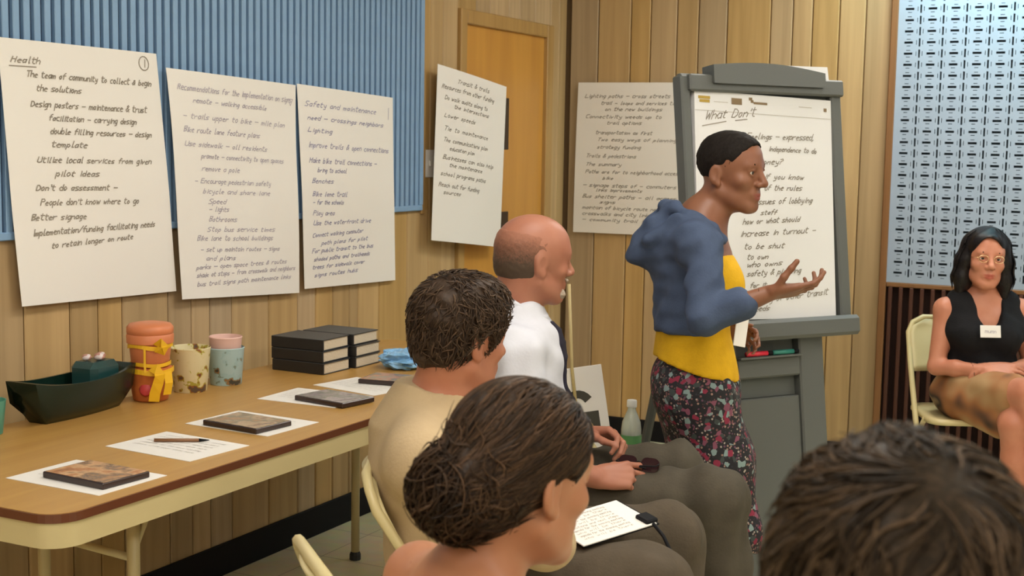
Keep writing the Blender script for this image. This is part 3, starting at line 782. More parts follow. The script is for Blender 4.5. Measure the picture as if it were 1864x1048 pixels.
for (c, w, h, a, lb) in PAP:
    s_ = flat('paper_sheet', lb, rectpts(*c, w, h, a), TZ+.0002, .0011, M['sheetwhite'], 'paper', 'paper sheets on the table')
    tl = []
    for q in range(6):
        st, wd_ = strokes(random.choice(['name and address of the group', 'please write your ideas here', 'what matters to you most', 'comments for the next meeting']), .008)
        kx = .2/wd_
        for pl in st: tl.append([(x*kx-.11, y + .07 - q*.022) for x, y in pl])
    ca, sa = math.cos(a), math.sin(a)
    tv, tf = ribbons(tl, .001, lambda x, y: (x*ca - y*sa, x*sa + y*ca, .0016))
    ob('printed_text', tv, tf, M['greyp'], s_)
M['case'] = mat('dark_case', (.035, .02, .018), .25)
COV = [blotch('case_cover_a', ramp='LINEAR', cols=[(.10,.035,.02),(.42,.17,.06),(.60,.34,.16),(.16,.09,.05),(.5,.25,.1)], scale=20, rough=.25, detail=4, pos=[.25,.38,.48,.6,.75]),
       blotch('case_cover_b', ramp='LINEAR', cols=[(.16,.09,.05),(.36,.21,.10),(.22,.18,.11),(.45,.31,.18),(.12,.06,.04)], scale=22, rough=.25, detail=4, pos=[.25,.38,.48,.6,.75]),
       blotch('case_cover_c', ramp='LINEAR', cols=[(.16,.10,.10),(.30,.25,.26),(.20,.2,.16),(.38,.33,.33),(.12,.08,.08)], scale=22, rough=.25, detail=4, pos=[.25,.38,.48,.6,.75]),
       blotch('case_cover_d', ramp='LINEAR', cols=[(.45,.12,.06),(.30,.26,.18),(.5,.22,.12),(.2,.16,.12),(.36,.3,.24)], scale=22, rough=.25, detail=4, pos=[.25,.38,.48,.6,.75])]
for k, (c, a, lb) in enumerate([((-2.147, 2.228), -.07, 'dark disc case with orange-brown cover nearest the camera on the table'),
                               ((-2.207, 2.842), -.10, 'dark disc case with tan cover in the middle of the table'),
                               ((-2.205, 3.245), -.16, 'dark disc case with grey-violet cover near the black books'),
                               ((-2.22, 3.60), .15, 'reddish grey disc case next to the blue bag')]):
    e = empty('disc_case', (*c, TZ+.0015), lb, 'disc case', a, 'disc cases on the table')
    MB().box((-.095,-.068,0), (.095,.068,.0145), bev=.002).build('case', M['case'], e)
    MB().box((-.090,-.064,.0146), (.092,.064,.0152)).build('cover_print', COV[k], e)
M['penbrown'] = mat('brown_pen', (.22, .10, .04), .35)
pe = empty('pen', (-2.225, 2.60, TZ+.0062), 'brown pen lying on a white sheet on the table', 'pen', .55)
MB().tube([(-.065,0,0),(.045,0,0)], .0045, 8).build('barrel', M['penbrown'], pe, True)
MB().tube([(.045,0,0),(.07,0,0)], .0045, 8, r2=.001).build('tip', M['black'], pe, True)

# dark green boat-shaped planter
M['green'] = mat('dark_green_glaze', (.004, .017, .012), .25, spec=.5); M['teal'] = mat('teal_glaze', (.015, .055, .055), .25)
bo = empty('boat_planter', (-2.70, 2.722, TZ), 'dark green glazed boat-shaped planter at the near end of the table', 'planter', .06)
def boat():
    vs = []; fs = []; n = 18
    def prof(t):                                    # t along the length
        w = (.36 + .64*math.sin(math.pi*min(1, max(0, .10+.80*t)))**.6)
        return w
    rings = []
    for inn in (0, 1):
        for k in range(n+1):
            t = k/n; w = prof(t); sheer = .088 + .016*abs(2*t-1)**2.5
            L0 = -.235 + .47*t; Lb = -.165 + .345*t
            hw = .075*w; hb = .042*w
            if inn: hw -= .008; hb -= .004; L0 *= .955; Lb *= .93
            zb = .012 if inn else 0
            row = [(-hb, Lb, zb), (-hb*1.25-.004, Lb*1.08, zb+.02), ((-hw-hb)/2-.012, L0*.93, .05), (-hw, L0, sheer), (hw, L0, sheer), ((hw+hb)/2+.012, L0*.93, .05), (hb*1.25+.004, Lb*1.08, zb+.02), (hb, Lb, zb)]
            rings.append(row)
    for row in rings: vs.extend(row)
    m = 8; N1 = n+1
    for k in range(n):
        for q in list(range(0, 3)) + list(range(4, 7)):
            a = k*m+q; fs.append((a, a+m, a+m+1, a+1))
            a = (N1+k)*m+q; fs.append((a+1, a+m+1, a+m, a))
        a = k*m; fs.append((a+7, a+m+7, a+m, a)); b_ = (N1+k)*m; fs.append((b_, b_+m, b_+m+7, b_+7))
        for q in (3, 4):
            a = k*m+q; b_ = (N1+k)*m+q; fs.append((a, a+m, b_+m, b_) if q == 3 else (b_, b_+m, a+m, a))
    for k, sgn in ((0, 1), (n, -1)):
        a = [k*m+q for q in range(8)]; b_ = [(N1+k)*m+q for q in range(8)]
        fs.append(tuple(a) if sgn > 0 else tuple(reversed(a))); fs.append(tuple(reversed(b_)) if sgn > 0 else tuple(b_))
        fs.append((a[3], b_[3], b_[4], a[4]) if sgn > 0 else (a[4], b_[4], b_[3], a[3]))
    return vs, fs
bv, bf = boat()
bv = [(x, y*.84, z*1.13) for x, y, z in bv]
autosmooth(ob('hull', bv, bf, M['green'], bo), 75)
cb = MB().box((-.052, .035, .060), (.042, .150, .136), bev=.016).build('cabin', M['teal'], bo)
M['candy'] = blotch('wrapped_sweets', [(.10,.02,.03),(.5,.25,.2),(.7,.6,.6),(.2,.05,.08)], 40, .3)
for k, (x, y, z, r) in enumerate(((-2.722, 2.795, .876, .014), (-2.698, 2.818, .876, .016), (-2.718, 2.845, .876, .014))):
    cd = MB().lathe([(.002, 0), (r*.8, r*.2), (r, r*.6), (r*.7, r*1.1), (.002, r*1.25)], n=10).build('wrapped_sweet', M['candy'], None, True, (x, y, z+.0008))
    tag(cd, 'small shiny wrapped sweet on the green boat planter, ' + ['nearest the camera', 'middle one of three', 'nearest the orange pots'][k], 'sweet', 'wrapped sweets on the planter')

# orange jar tied with yellow ribbons
M['orange'] = mat('orange_clay', (.53, .145, .035), .5, var=.12, vscale=20); M['orangelid'] = mat('orange_lid', (.62, .20, .08), .45); M['yellow'] = mat('yellow_ribbon', (.80, .46, .015), .45); M['redp'] = mat('red_heart', (.55, .05, .05), .5)
ja = empty('stacked_pots', (-2.668, 2.990, TZ), 'two stacked orange clay pots tied with yellow ribbon', 'pots')
autosmooth(MB().lathe([(.044,0),(.050,.004),(.056,.045),(.060,.075),(.063,.078),(.063,.094),(.058,.098)], n=32).build('lower_pot', M['orange'], ja), 50)
autosmooth(MB().lathe([(.048,.098),(.053,.102),(.058,.150),(.060,.165),(.066,.168),(.067,.190),(.064,.194),(.066,.196),(.066,.212),(.058,.222),(.03,.227),(.001,.228)], n=32).build('upper_pot', M['orangelid'], ja), 50)
def band(z, r, w, name='ribbon', wave=.0):
    vs = []; fs = []; n = 36
    for i in range(n):
        a = 2*math.pi*i/n; zz = z + wave*math.sin(3*a)
        for rr, dz in ((r, -w/2), (r+.002, -w/2), (r+.002, w/2), (r, w/2)): vs.append((rr*math.cos(a), rr*math.sin(a), zz+dz))
    for i in range(n):
        j = (i+1) % n
        for q in range(4): fs.append((i*4+q, j*4+q, j*4+(q+1) % 4, i*4+(q+1) % 4))
    return ob(name, vs, fs, M['yellow'], ja)
band(.160, .0615, .012, wave=.004); band(.088, .0640, .014, wave=.003)
band(.108, .0560, .010, wave=.002)
va = math.radians(-48)                                # side of the pots that faces the room
def pol(r, a, z): return (r*math.cos(a), r*math.sin(a), z)
def strip(pts, w, name):
    vs = []; fs = []
    for k, p in enumerate(pts):
        p = Vector(p); t = Vector(pts[min(k+1, len(pts)-1)]) - Vector(pts[max(k-1, 0)]); rad = Vector((p.x, p.y, 0)).normalized()
        sd = t.cross(rad).normalized()*w/2
        for o_ in (sd, -sd): vs += [tuple(p+o_), tuple(p+o_+rad*.0015)]
    for k in range(len(pts)-1):
        a = k*4; fs += [(a+1, a+5, a+7, a+3), (a, a+2, a+6, a+4), (a, a+4, a+5, a+1), (a+2, a+3, a+7, a+6)]
    e_ = (len(pts)-1)*4; fs += [(0, 1, 3, 2), (e_, e_+2, e_+3, e_+1)]
    return ob(name, vs, fs, M['yellow'], ja)
strip([pol(.064, va-.25, .160), pol(.064, va-.25, .12), pol(.067, va-.22, .09)], .006, 'ribbon_tail')
strip([pol(.066, va+.25, .165), pol(.085, va+.35, .178), pol(.095, va+.45, .165), pol(.085, va+.4, .15), pol(.067, va+.25, .158)], .022, 'ribbon_bow')
strip([pol(.067, va+.1, .09), pol(.080, va+.18, .102), pol(.086, va+.3, .085), pol(.080, va+.25, .06), pol(.072, va+.15, .03), pol(.066, va+.12, .006)], .030, 'ribbon_tail')
strip([pol(.067, va+.6, .088), pol(.082, va+.6, .092), pol(.086, va+.62, .06), pol(.078, va+.6, .025)], .026, 'ribbon_tail')
mb = MB().lathe([(.001, 0), (.016, .001), (.019, .004), (.014, .007), (.001, .009)], n=18)
mb.xf(Matrix.Translation(pol(.052, va-.25, .038)) @ Matrix.Rotation(va-.25, 4, 'Z') @ Matrix.Rotation(math.radians(84), 4, 'Y')).build('red_seal', M['redp'], ja, True)

# patterned cup and blue cup
M['floral'] = blotch('leaf_print_cup', [(.68,.60,.34),(.70,.62,.37),(.68,.60,.34),(.42,.36,.05),(.28,.10,.03),(.12,.08,.05)], 34, .5, pos=[0,.3,.5,.56,.61,.66], detail=2)
c1 = empty('patterned_cup', (-2.665, 3.160, TZ), 'cream paper cup printed with leaves and flowers', 'cup')
autosmooth(MB().lathe([(.047,0),(.0485,.002),(.060,.128),(.061,.131),(.0595,.133),(.0580,.128),(.046,.006),(.001,.006)], n=32).build('cup_body', M['floral'], c1), 40)
M['lightblue'] = blotch('blue_print_cup', [(.36,.53,.56),(.40,.56,.58),(.36,.53,.56),(.22,.30,.26),(.30,.17,.07),(.06,.06,.05)], 32, .45, pos=[0,.3,.5,.58,.62,.67], detail=2)
M['pink'] = mat('pink_cup', (.74, .48, .42), .5)
c2 = empty('blue_cup', (-2.652, 3.31, TZ), 'light blue printed cup behind the patterned cup', 'cup')
autosmooth(MB().lathe([(.047,0),(.0485,.002),(.056,.110),(.0575,.113),(.056,.115),(.0545,.110),(.046,.006),(.001,.006)], n=32).build('cup_body', M['lightblue'], c2), 40)
c3 = tag(autosmooth(MB().lathe([(.036,0),(.0495,.135),(.051,.139),(.0495,.142),(.048,.137),(.035,.004),(.001,.004)], n=32).build('pink_cup', M['pink']), 40), 'pink cup nested inside the light blue cup', 'cup')
c3.location = (-2.652, 3.31, TZ+.0065)
tc_ = empty('teal_cup', (-2.702, 2.425, TZ), 'teal cup cut off by the left edge of the picture', 'cup')
M['tealcup'] = mat('teal_cup', (.10, .34, .25), .4)
autosmooth(MB().lathe([(.036,0),(.038,.002),(.047,.085),(.048,.087),(.046,.087),(.037,.006),(.001,.006)], n=28).build('cup_body', M['tealcup'], tc_), 40)

# six black books in two stacks
M['cover'] = mat('black_leather_cover', (.012, .012, .013), .42, spec=.6); M['pages'] = mat('page_block', (.62, .52, .38), .8, bump=.3, bscale=150)
lv = ['bottom', 'middle', 'top']
for st_i, (bx, by, nm) in enumerate(((-2.585, 3.672, 'near'), (-2.572, 3.835, 'far'))):
    for k in range(3):
        e = empty('book', (bx + random.uniform(-.006, .006) - .004*k, by + (.004*k - .004), TZ + .0375*k + .0004), 'black hardback book, %s of the %s stack on the table' % (lv[k], nm), 'book', random.uniform(-.02, .02), 'black books in two stacks')
        W_, D_, T_ = .205, .150, .0368
        cv = MB().box((-W_/2, -D_/2, 0), (W_/2, D_/2, .003), bev=.001).box((-W_/2, -D_/2, T_-.003), (W_/2, D_/2, T_), bev=.001).box((-W_/2, -D_/2-.003, 0), (W_/2, -D_/2+.003, T_), bev=.0015)
        cv.build('cover', M['cover'], e)
        MB().box((-W_/2+.004, -D_/2+.003, .003), (W_/2-.004, D_/2-.005, T_-.003)).build('page_block', M['pages'], e)
# crumpled blue plastic bag
M['bagblue'] = mat('blue_plastic_bag', (.22, .45, .72), .25, var=.25, vscale=30)
vs = []; fs = []; n1, n2 = 30, 16
for j in range(n2+1):
    ph = math.pi*j/n2
    for i in range(n1):
        th = 2*math.pi*i/n1
        d = Vector((math.sin(ph)*math.cos(th), math.sin(ph)*math.sin(th), math.cos(ph)))
        r = 1 + .35*mnoise.noise(d*2.3 + Vector((3, 1, 7))) + .22*mnoise.noise(d*6)
        p = Vector((d.x*.075*r, d.y*.085*r, max(0, .028 + d.z*.036*r)))
        vs.append(p)
for j in range(n2):
    for i in range(n1): fs.append((j*n1+i, (j+1)*n1+i, (j+1)*n1+(i+1) % n1, j*n1+(i+1) % n1))
tag(ob('plastic_bag', vs, fs, M['bagblue'], None, False, (-2.345, 3.86, TZ+.001)), 'crumpled blue plastic bag at the far end of the table', 'bag')
# ------------------------------------------------------------------ implicit surfaces for people and clothes
def _v(p): return np.asarray(p, dtype=np.float64)
class SDF:
    """a smooth union of tapered limbs and ellipsoids, in metres"""
    def __init__(s): s.ops = []; s.disp = None
    def cone(s, a, b, ra, rb, k=.02, op='u'): s.ops.append(('c', _v(a), _v(b), ra, rb, k, op)); return s
    def chain(s, pts, rs, k=.02):
        for i in range(len(pts)-1): s.cone(pts[i], pts[i+1], rs[i], rs[i+1], k)
        return s
    def ell(s, c, r, rot=None, k=.02, op='u'):
        s.ops.append(('e', _v(c), _v(r), np.eye(3) if rot is None else _v(rot), k, op)); return s
    def cut(s, p, n, k=.004): n = _v(n); s.ops.append(('h', _v(p), n/np.linalg.norm(n), k)); return s
    def merge(s, o): s.ops += o.ops; return s
    @staticmethod
    def _d(op, P):
        if op[0] == 'c':
            a, b, ra, rb = op[1:5]; ab = b-a; t = np.clip(((P-a) @ ab)/max(ab @ ab, 1e-12), 0, 1)
            return np.linalg.norm(P - a - t[..., None]*ab, axis=-1) - (ra + t*(rb-ra))
        c, r, R = op[1:4]; q = (P-c) @ R          # columns of R = local axes
        k0 = np.linalg.norm(q/r, axis=-1); k1 = np.linalg.norm(q/(r*r), axis=-1)
        return np.where(k1 > 1e-9, k0*(k0-1)/np.maximum(k1, 1e-9), -r.min())
    @staticmethod
    def _box(op):
        if op[0] == 'c': lo = np.minimum(op[1]-op[3], op[2]-op[4]); hi = np.maximum(op[1]+op[3], op[2]+op[4]); return lo, hi
        e = np.sqrt(((op[3]*op[2])**2).sum(1)); return op[1]-e, op[1]+e
    @staticmethod
    def _mix(F, d, op):
        k = op[-2]
        if op[-1] == 'u':
            h = np.maximum(k-np.abs(F-d), 0)/k; return np.minimum(F, d) - h*h*k*.25
        d = -d; h = np.maximum(k-np.abs(F-d), 0)/k; return np.maximum(F, d) + h*h*k*.25
    def at(s, P):
        F = np.full(P.shape[:-1], .3)
        for op in s.ops:
            if op[0] == 'h':
                d = (P-op[1]) @ op[2]; F = np.maximum(F, d)
            else: F = s._mix(F, s._d(op, P), op)
        if s.disp is not None: F = F + s.disp(P)
        return F
    def grid(s, lo, hi, h):
        n = np.ceil((hi-lo)/h).astype(int)+1
        ax = [lo[i]+h*np.arange(n[i]) for i in range(3)]
        F = np.full(n, .3)
        for op in s.ops:
            if op[0] == 'h':
                d = (((ax[0]-op[1][0])*op[2][0])[:, None, None] + ((ax[1]-op[1][1])*op[2][1])[None, :, None] + ((ax[2]-op[1][2])*op[2][2])[None, None, :])
                F = np.maximum(F, d); continue
            bl, bh = s._box(op); mg = op[-2] + 2.5*h
            i0 = np.clip(np.floor((bl-mg-lo)/h).astype(int), 0, n); i1 = np.clip(np.ceil((bh+mg-lo)/h).astype(int)+1, 0, n)
            if np.any(i1 <= i0): continue
            sl_ = tuple(slice(a, b) for a, b in zip(i0, i1))
            P = np.stack(np.meshgrid(ax[0][sl_[0]], ax[1][sl_[1]], ax[2][sl_[2]], indexing='ij'), -1)
            F[sl_] = s._mix(F[sl_], s._d(op, P), op)
        if s.disp is not None:
            near = np.argwhere(np.abs(F) < .03)
            if len(near):
                P = lo + near*h; F[tuple(near.T)] += s.disp(P)
        return F, n
    def bounds(s):
        B = [s._box(o) for o in s.ops if o[0] != 'h' and o[-1] == 'u']
        return np.min([b[0] for b in B], 0), np.max([b[1] for b in B], 0)
    def mesh(s, h, fine=()):
        lo, hi = s.bounds(); lo = lo-3*h; hi = hi+3*h
        V, Q = nets(*s.grid(lo, hi, h), lo, h)
        if fine:
            cen = V[Q].mean(1); keep = np.ones(len(Q), bool)
            for fl, fh, hh in fine:
                keep &= ~np.all((cen > _v(fl)+h*.3) & (cen < _v(fh)-h*.3), 1)
            Vs = [V]; Qs = [Q[keep]]; k = len(V)
            for fl, fh, hh in fine:
                v, q = nets(*s.grid(_v(fl), _v(fh), hh), _v(fl), hh)
                Vs.append(v); Qs.append(q+k); k += len(v)
            V = np.concatenate(Vs); Q = np.concatenate(Qs)
            used = np.zeros(len(V), bool); used[Q.ravel()] = True
            re = np.cumsum(used)-1; V = V[used]; Q = re[Q]
        return V, Q
CORN = np.array([(i, j, k) for i in (0, 1) for j in (0, 1) for k in (0, 1)])
EDG = [(a, b) for a in range(8) for b in range(a+1, 8) if np.abs(CORN[a]-CORN[b]).sum() == 1]
def nets(F, n, lo, h):
    I = F < 0; m = [n[0]-1, n[1]-1, n[2]-1]
    cnt = np.zeros(m, np.int8)
    for c in CORN: cnt += I[c[0]:c[0]+m[0], c[1]:c[1]+m[1], c[2]:c[2]+m[2]]
    act = np.argwhere((cnt > 0) & (cnt < 8))
    idx = np.full(m, -1, np.int64); idx[tuple(act.T)] = np.arange(len(act))
    val = np.stack([F[act[:, 0]+c[0], act[:, 1]+c[1], act[:, 2]+c[2]] for c in CORN], 1)
    acc = np.zeros((len(act), 3)); w = np.zeros(len(act))
    for a, b in EDG:
        va, vb = val[:, a], val[:, b]; mk = (va < 0) != (vb < 0)
        t = np.where(mk, va/np.where(mk, va-vb, 1), 0)
        acc += np.where(mk[:, None], CORN[a] + t[:, None]*(CORN[b]-CORN[a]), 0); w += mk
    V = lo + (act + acc/np.maximum(w, 1)[:, None])*h
    Q = []
    for ax in range(3):
        sa = [slice(None)]*3; sb = [slice(None)]*3; sa[ax] = slice(0, -1); sb[ax] = slice(1, None)
        ch = I[tuple(sa)] != I[tuple(sb)]
        e = np.argwhere(ch); u, v = [(1, 2), (2, 0), (0, 1)][ax]
        ok = (e[:, u] > 0) & (e[:, v] > 0) & (e[:, u] < m[u]) & (e[:, v] < m[v]); e = e[ok]
        ins = I[tuple(e.T)]
        def cell(du, dv):
            c = e.copy(); c[:, u] += du; c[:, v] += dv; return idx[tuple(c.T)]
        q = np.stack([cell(-1, -1), cell(0, -1), cell(0, 0), cell(-1, 0)], 1)
        q[~ins] = q[~ins][:, ::-1]; Q.append(q)
    Q = np.concatenate(Q); Q = Q[(Q >= 0).all(1)]
    return V, Q

def npmesh(name, V, Q, m, parent=None, attr=None):
    me = bpy.data.meshes.new(name); nq, k = Q.shape
    me.vertices.add(len(V)); me.vertices.foreach_set('co', np.asarray(V, np.float32).ravel())
    me.loops.add(nq*k); me.loops.foreach_set('vertex_index', np.asarray(Q, np.int32).ravel())
    me.polygons.add(nq); me.polygons.foreach_set('loop_start', np.arange(0, nq*k, k, dtype=np.int32))
    me.polygons.foreach_set('use_smooth', np.ones(nq, bool))
    me.materials.append(m); me.update(calc_edges=True); me.validate()
    if attr is not None:
        at = me.attributes.new('tint', 'FLOAT', 'POINT'); at.data.foreach_set('value', np.asarray(attr, np.float32))
    o = bpy.data.objects.new(name, me)
    return link(o, parent)

ROT = np.array([[math.cos(YAW), -math.sin(YAW), 0], [math.sin(YAW), math.cos(YAW), 0], [0, 0, 1]])
def folds(amp, freq, seed, aniso=(1, 1, 1)):
    r = np.random.default_rng(seed); W_ = [(r.normal(size=3)*np.array(aniso), r.uniform(0, 6.28), r.uniform(.5, 1.6)) for _ in range(9)]
    def f(P):
        s = 0
        for w, p, q in W_: s = s + np.sin((P @ w)*freq*q + p)
        return amp*s/3.0
    return f

def frame(heading, pitch=0.0, roll=0.0):
    """columns: right side, forward, up; heading in degrees from +R towards +D, pitch>0 looks down"""
    a, p, r = math.radians(heading), math.radians(pitch), math.radians(roll)
    f = np.array([math.cos(a)*math.cos(p), math.sin(a)*math.cos(p), -math.sin(p)])
    r0 = np.array([math.sin(a), -math.cos(a), 0]); u0 = np.cross(r0, f)
    rr = r0*math.cos(r) + u0*math.sin(r); uu = -r0*math.sin(r) + u0*math.cos(r)
    return np.stack([rr, f, uu], 1)

class Head:
    def __init__(s, c, F, sc=1.0): s.c = _v(c); s.F = F; s.s = sc
    def T(s, x, y, z): return s.c + s.F @ (np.array([x, y, z])*s.s)
    def L(s, P): return ((P - s.c) @ s.F)/s.s
    def build(s, S, ear=True, male=True, jaw=1.0):
        q = s.s; E = lambda c, r, k=.02, op='u', R=None: S.ell(s.T(*c), np.array(r)*q, s.F if R is None else s.F @ R, k*q, op)
        C = lambda a, b, ra, rb, k=.015, op='u': S.cone(s.T(*a), s.T(*b), ra*q, rb*q, k*q, op)
        E((0, -.014, .034), (.074, .098, .084)); E((0, .012, .045), (.068, .082, .068)); E((0, .028, -.028), (.060, .066, .086), .03)
        E((0, .030, -.078), (.047*jaw, .052, .036), .03); E((0, .074, -.101), (.021, .018, .016), .02)
        for x in (-1, 1):
            C((x*.054*jaw, -.006, -.060), (x*.018, .072, -.100), .017, .014, .025)
            E((x*.042, .060, -.024), (.021, .022, .018), .02)
        C((-.034, .078, .026), (.034, .078, .026), .012, .012, .02)
        for x in (-1, 1): E((x*.030, .101, .007), (.016, .013, .0085), .012, 's')
        for x in (-1, 1):
            S.chain([s.T(x*.0175, .0855, .0080), s.T(x*.025, .0905, .0125), s.T(x*.034, .0905, .0135), s.T(x*.0435, .0835, .0085)], [.0022*q, .0034*q, .0034*q, .0022*q], .004*q)
            S.chain([s.T(x*.0190, .0855, .0030), s.T(x*.031, .0895, -.0035), s.T(x*.0435, .0830, .0030)], [.0020*q, .0026*q, .0020*q], .004*q)
        C((0, .090, .020), (0, .113, -.022), .0080, .0110, .015); E((0, .1145, -.027), (.0115, .0120, .0105), .008)
        for x in (-1, 1): E((x*.0135, .101, -.031), (.0085, .012, .0085), .006)
        E((0, .086, -.062), (.026, .014, .022), .012)
        C((-.021, .0865, -.0625), (0, .0975, -.0605), .0042, .0068, .005); C((.021, .0865, -.0625), (0, .0975, -.0605), .0042, .0068, .005)
        C((-.019, .0865, -.0685), (0, .0955, -.0725), .0042, .0078, .005); C((.019, .0865, -.0685), (0, .0955, -.0725), .0042, .0078, .005)
        C((-.022, .100, -.0660), (.022, .100, -.0660), .0014, .0014, .003, 's')
        if ear:
            for x in (-1, 1):
                a = x*.35
                R = np.array([[math.cos(a), -math.sin(a), 0], [math.sin(a), math.cos(a), 0], [0, 0, 1.]])
                E((x*.0755, -.014, -.010), (.0085, .0195, .031), .006, 'u', R)
                E((x*.0725, -.004, -.036), (.0075, .0095, .011), .006)
                E((x*.0835, -.0105, -.006), (.0055, .0115, .020), .004, 's', R)
        return s
    def box(s, pad=.02, down=.13):
        r = .135*s.s + pad
        return (s.c - np.array([r, r, down*s.s]), s.c + np.array([r, r, .135*s.s+pad]))

def hand(S, wrist, f, n, side, curls, thumb, sc=1.0, spread=.12):
    """f along the hand, n out of its back, side=-1 for a right hand, +1 for a left hand"""
    f = _v(f)/np.linalg.norm(f); n = _v(n); n = n - f*(n @ f); n /= np.linalg.norm(n); t = -np.cross(n, f)*side
    w = _v(wrist); P = lambda a, b, c: w + (f*a + t*b + n*c)*sc
    S.ell(P(.05, 0, 0), np.array([.052, .036, .013])*sc, np.stack([f, t, n], 1), .012)
    S.ell(P(.03, .018, -.006), np.array([.03, .017, .014])*sc, np.stack([f, t, n], 1), .012)
    specs = [(.088, .030, (.042, .026, .021), .0088), (.092, .010, (.046, .030, .022), .0090), (.088, -.011, (.043, .028, .021), .0086), (.080, -.029, (.033, .021, .019), .0078)]
    for i, (a, b, ln, r) in enumerate(specs):
        S.cone(P(.012, b*.55, 0), P(a, b, .001), .014*sc, .0105*sc, .010)
        ang = 0; p = P(a, b, .001); rr = r*sc; sp = (1.2-i)*spread
        for j in range(3):
            ang += math.radians(curls[i][j])
            d = (f*math.cos(sp) + t*math.sin(sp))*math.cos(ang) - n*math.sin(ang)
            p2 = p + d*ln[j]*sc; S.cone(p, p2, rr, rr*.9, .004); p = p2; rr *= .9
    p = P(.022, .024, -.004); rr = .0125*sc
    for (da, db, dc), ln in zip(thumb, (.042, .033, .027)):
        d = f*da + t*db + n*dc; d /= np.linalg.norm(d); p2 = p + d*ln*sc; S.cone(p, p2, rr, rr*.87, .006); p = p2; rr *= .87
    return S

def skin(name, col, rough=.5, lip=None, sss=.06):
    m = bpy.data.materials.new(name); nt, b, N, L = nodes(m)
    tc = N.new('ShaderNodeTexCoord'); n = N.new('ShaderNodeTexNoise'); n.inputs['Scale'].default_value = 14; n.inputs['Detail'].default_value = 3
    L.new(tc.outputs['Object'], n.inputs['Vector'])
    r = N.new('ShaderNodeValToRGB'); r.color_ramp.elements[0].position = .3; r.color_ramp.elements[1].position = .7
    r.color_ramp.elements[0].color = (col[0]*.93, col[1]*.84, col[2]*.80, 1); r.color_ramp.elements[1].color = (min(1, col[0]*1.06), col[1]*1.06, col[2]*1.06, 1)
    L.new(n.outputs['Fac'], r.inputs['Fac'])
    at = N.new('ShaderNodeAttribute'); at.attribute_name = 'tint'
    mx = N.new('ShaderNodeMix'); mx.data_type = 'RGBA'
    lip = lip or (col[0]*.72, col[1]*.42, col[2]*.42)
    L.new(at.outputs['Fac'], mx.inputs[0]); L.new(r.outputs['Color'], mx.inputs[6]); mx.inputs[7].default_value = (*lip, 1)
    L.new(mx.outputs[2], b.inputs['Base Color']); b.inputs['Roughness'].default_value = rough; b.inputs['Specular IOR Level'].default_value = .4
    return m
def hairmat(name, c1, c2, rough=.38, spec=.22):
    m = bpy.data.materials.new(name); nt, b, N, L = nodes(m)
    at = N.new('ShaderNodeAttribute'); at.attribute_name = 'tint'
    mx = N.new('ShaderNodeMix'); mx.data_type = 'RGBA'; mx.inputs[6].default_value = (*c1, 1); mx.inputs[7].default_value = (*c2, 1)
    L.new(at.outputs['Fac'], mx.inputs[0]); L.new(mx.outputs[2], b.inputs['Base Color'])
    b.inputs['Roughness'].default_value = rough; b.inputs['Specular IOR Level'].default_value = spec
    return m
def cloth(name, col, var=.06, bump=.15, rough=.85, vscale=25): return mat(name, col, rough, bump=bump, bscale=160, var=var, vscale=vscale, spec=.25)

M['eyewhite'] = mat('eye_white', (.62, .58, .54), .2); M['iris'] = mat('dark_iris', (.025, .014, .009), .1)

class Person:
    def __init__(s, base, label, skinmat):
        s.base = _v(lw_(*base)); s.label = label; s.skin = skinmat; s.root = None; s.size = None
    def put(s, name, V, Q, m, attr=None, parent='root'):
        if s.size is not None: V = s.size(V)
        o = npmesh(name, V @ ROT.T - s.base, Q, m, None if parent is None else (s.root if parent == 'root' else parent), attr)
        if parent is None:
            o.location = s.base; s.root = o; tag(o, s.label, 'person')
        return o
    def body(s, S, h=.008, fine=(), head=None):
        V, Q = S.mesh(h, fine); att = np.zeros(len(V))
        if head is not None:                     # lips and brows have their own colour
            p = head.L(V)
            lipd = np.minimum(((p[:, 0]/.024)**2 + ((p[:, 2]+.0615)/.0055)**2), ((p[:, 0]/.021)**2 + ((p[:, 2]+.0715)/.0065)**2))
            att = np.where((p[:, 1] > .082), np.clip(1.3-lipd, 0, .8), 0)
        return s.put('person', V, Q, s.skin, att, None)
    def part(s, name, S, m, h=.007, fine=(), attr=None):
        V, Q = S.mesh(h, fine); return s.put(name, V, Q, m, attr)
    def eyes(s, hd, which=(-1, 1), look=(0, 0)):
        for x in which:
            c = hd.T(x*.031, .0785, .0052); r = .0122*hd.s
            V, Q = ball(c, r, 14, 10); e = s.put('eye', V, Q, M['eyewhite'])
            d = hd.F @ np.array([look[0], 1.0, look[1]]); d /= np.linalg.norm(d)
            V, Q = ball(c + d*r*.52, r*.60, 12, 8); s.put('iris', V, Q, M['iris'], parent=e)
    def brows(s, hd, m):
        S = SDF()
        for x in (-1, 1): S.chain([hd.T(x*.016, .0925, .0255), hd.T(x*.032, .0905, .0305), hd.T(x*.047, .079, .0255)], [.003*hd.s, .0034*hd.s, .002*hd.s], .003)
        V, Q = S.mesh(.0016); s.put('eyebrows', V, Q, m, np.full(len(V), .2))

def ball(c, r, n=12, k=8):
    th = np.linspace(0, 2*np.pi, n, endpoint=False); ph = np.linspace(.02, np.pi-.02, k)
    V = np.array([[math.sin(p)*math.cos(t), math.sin(p)*math.sin(t), math.cos(p)] for p in ph for t in th])*r + c
    Q = np.array([[j*n+i, (j+1)*n+i, (j+1)*n+(i+1) % n, j*n+(i+1) % n] for j in range(k-1) for i in range(n)])
    return V, Q

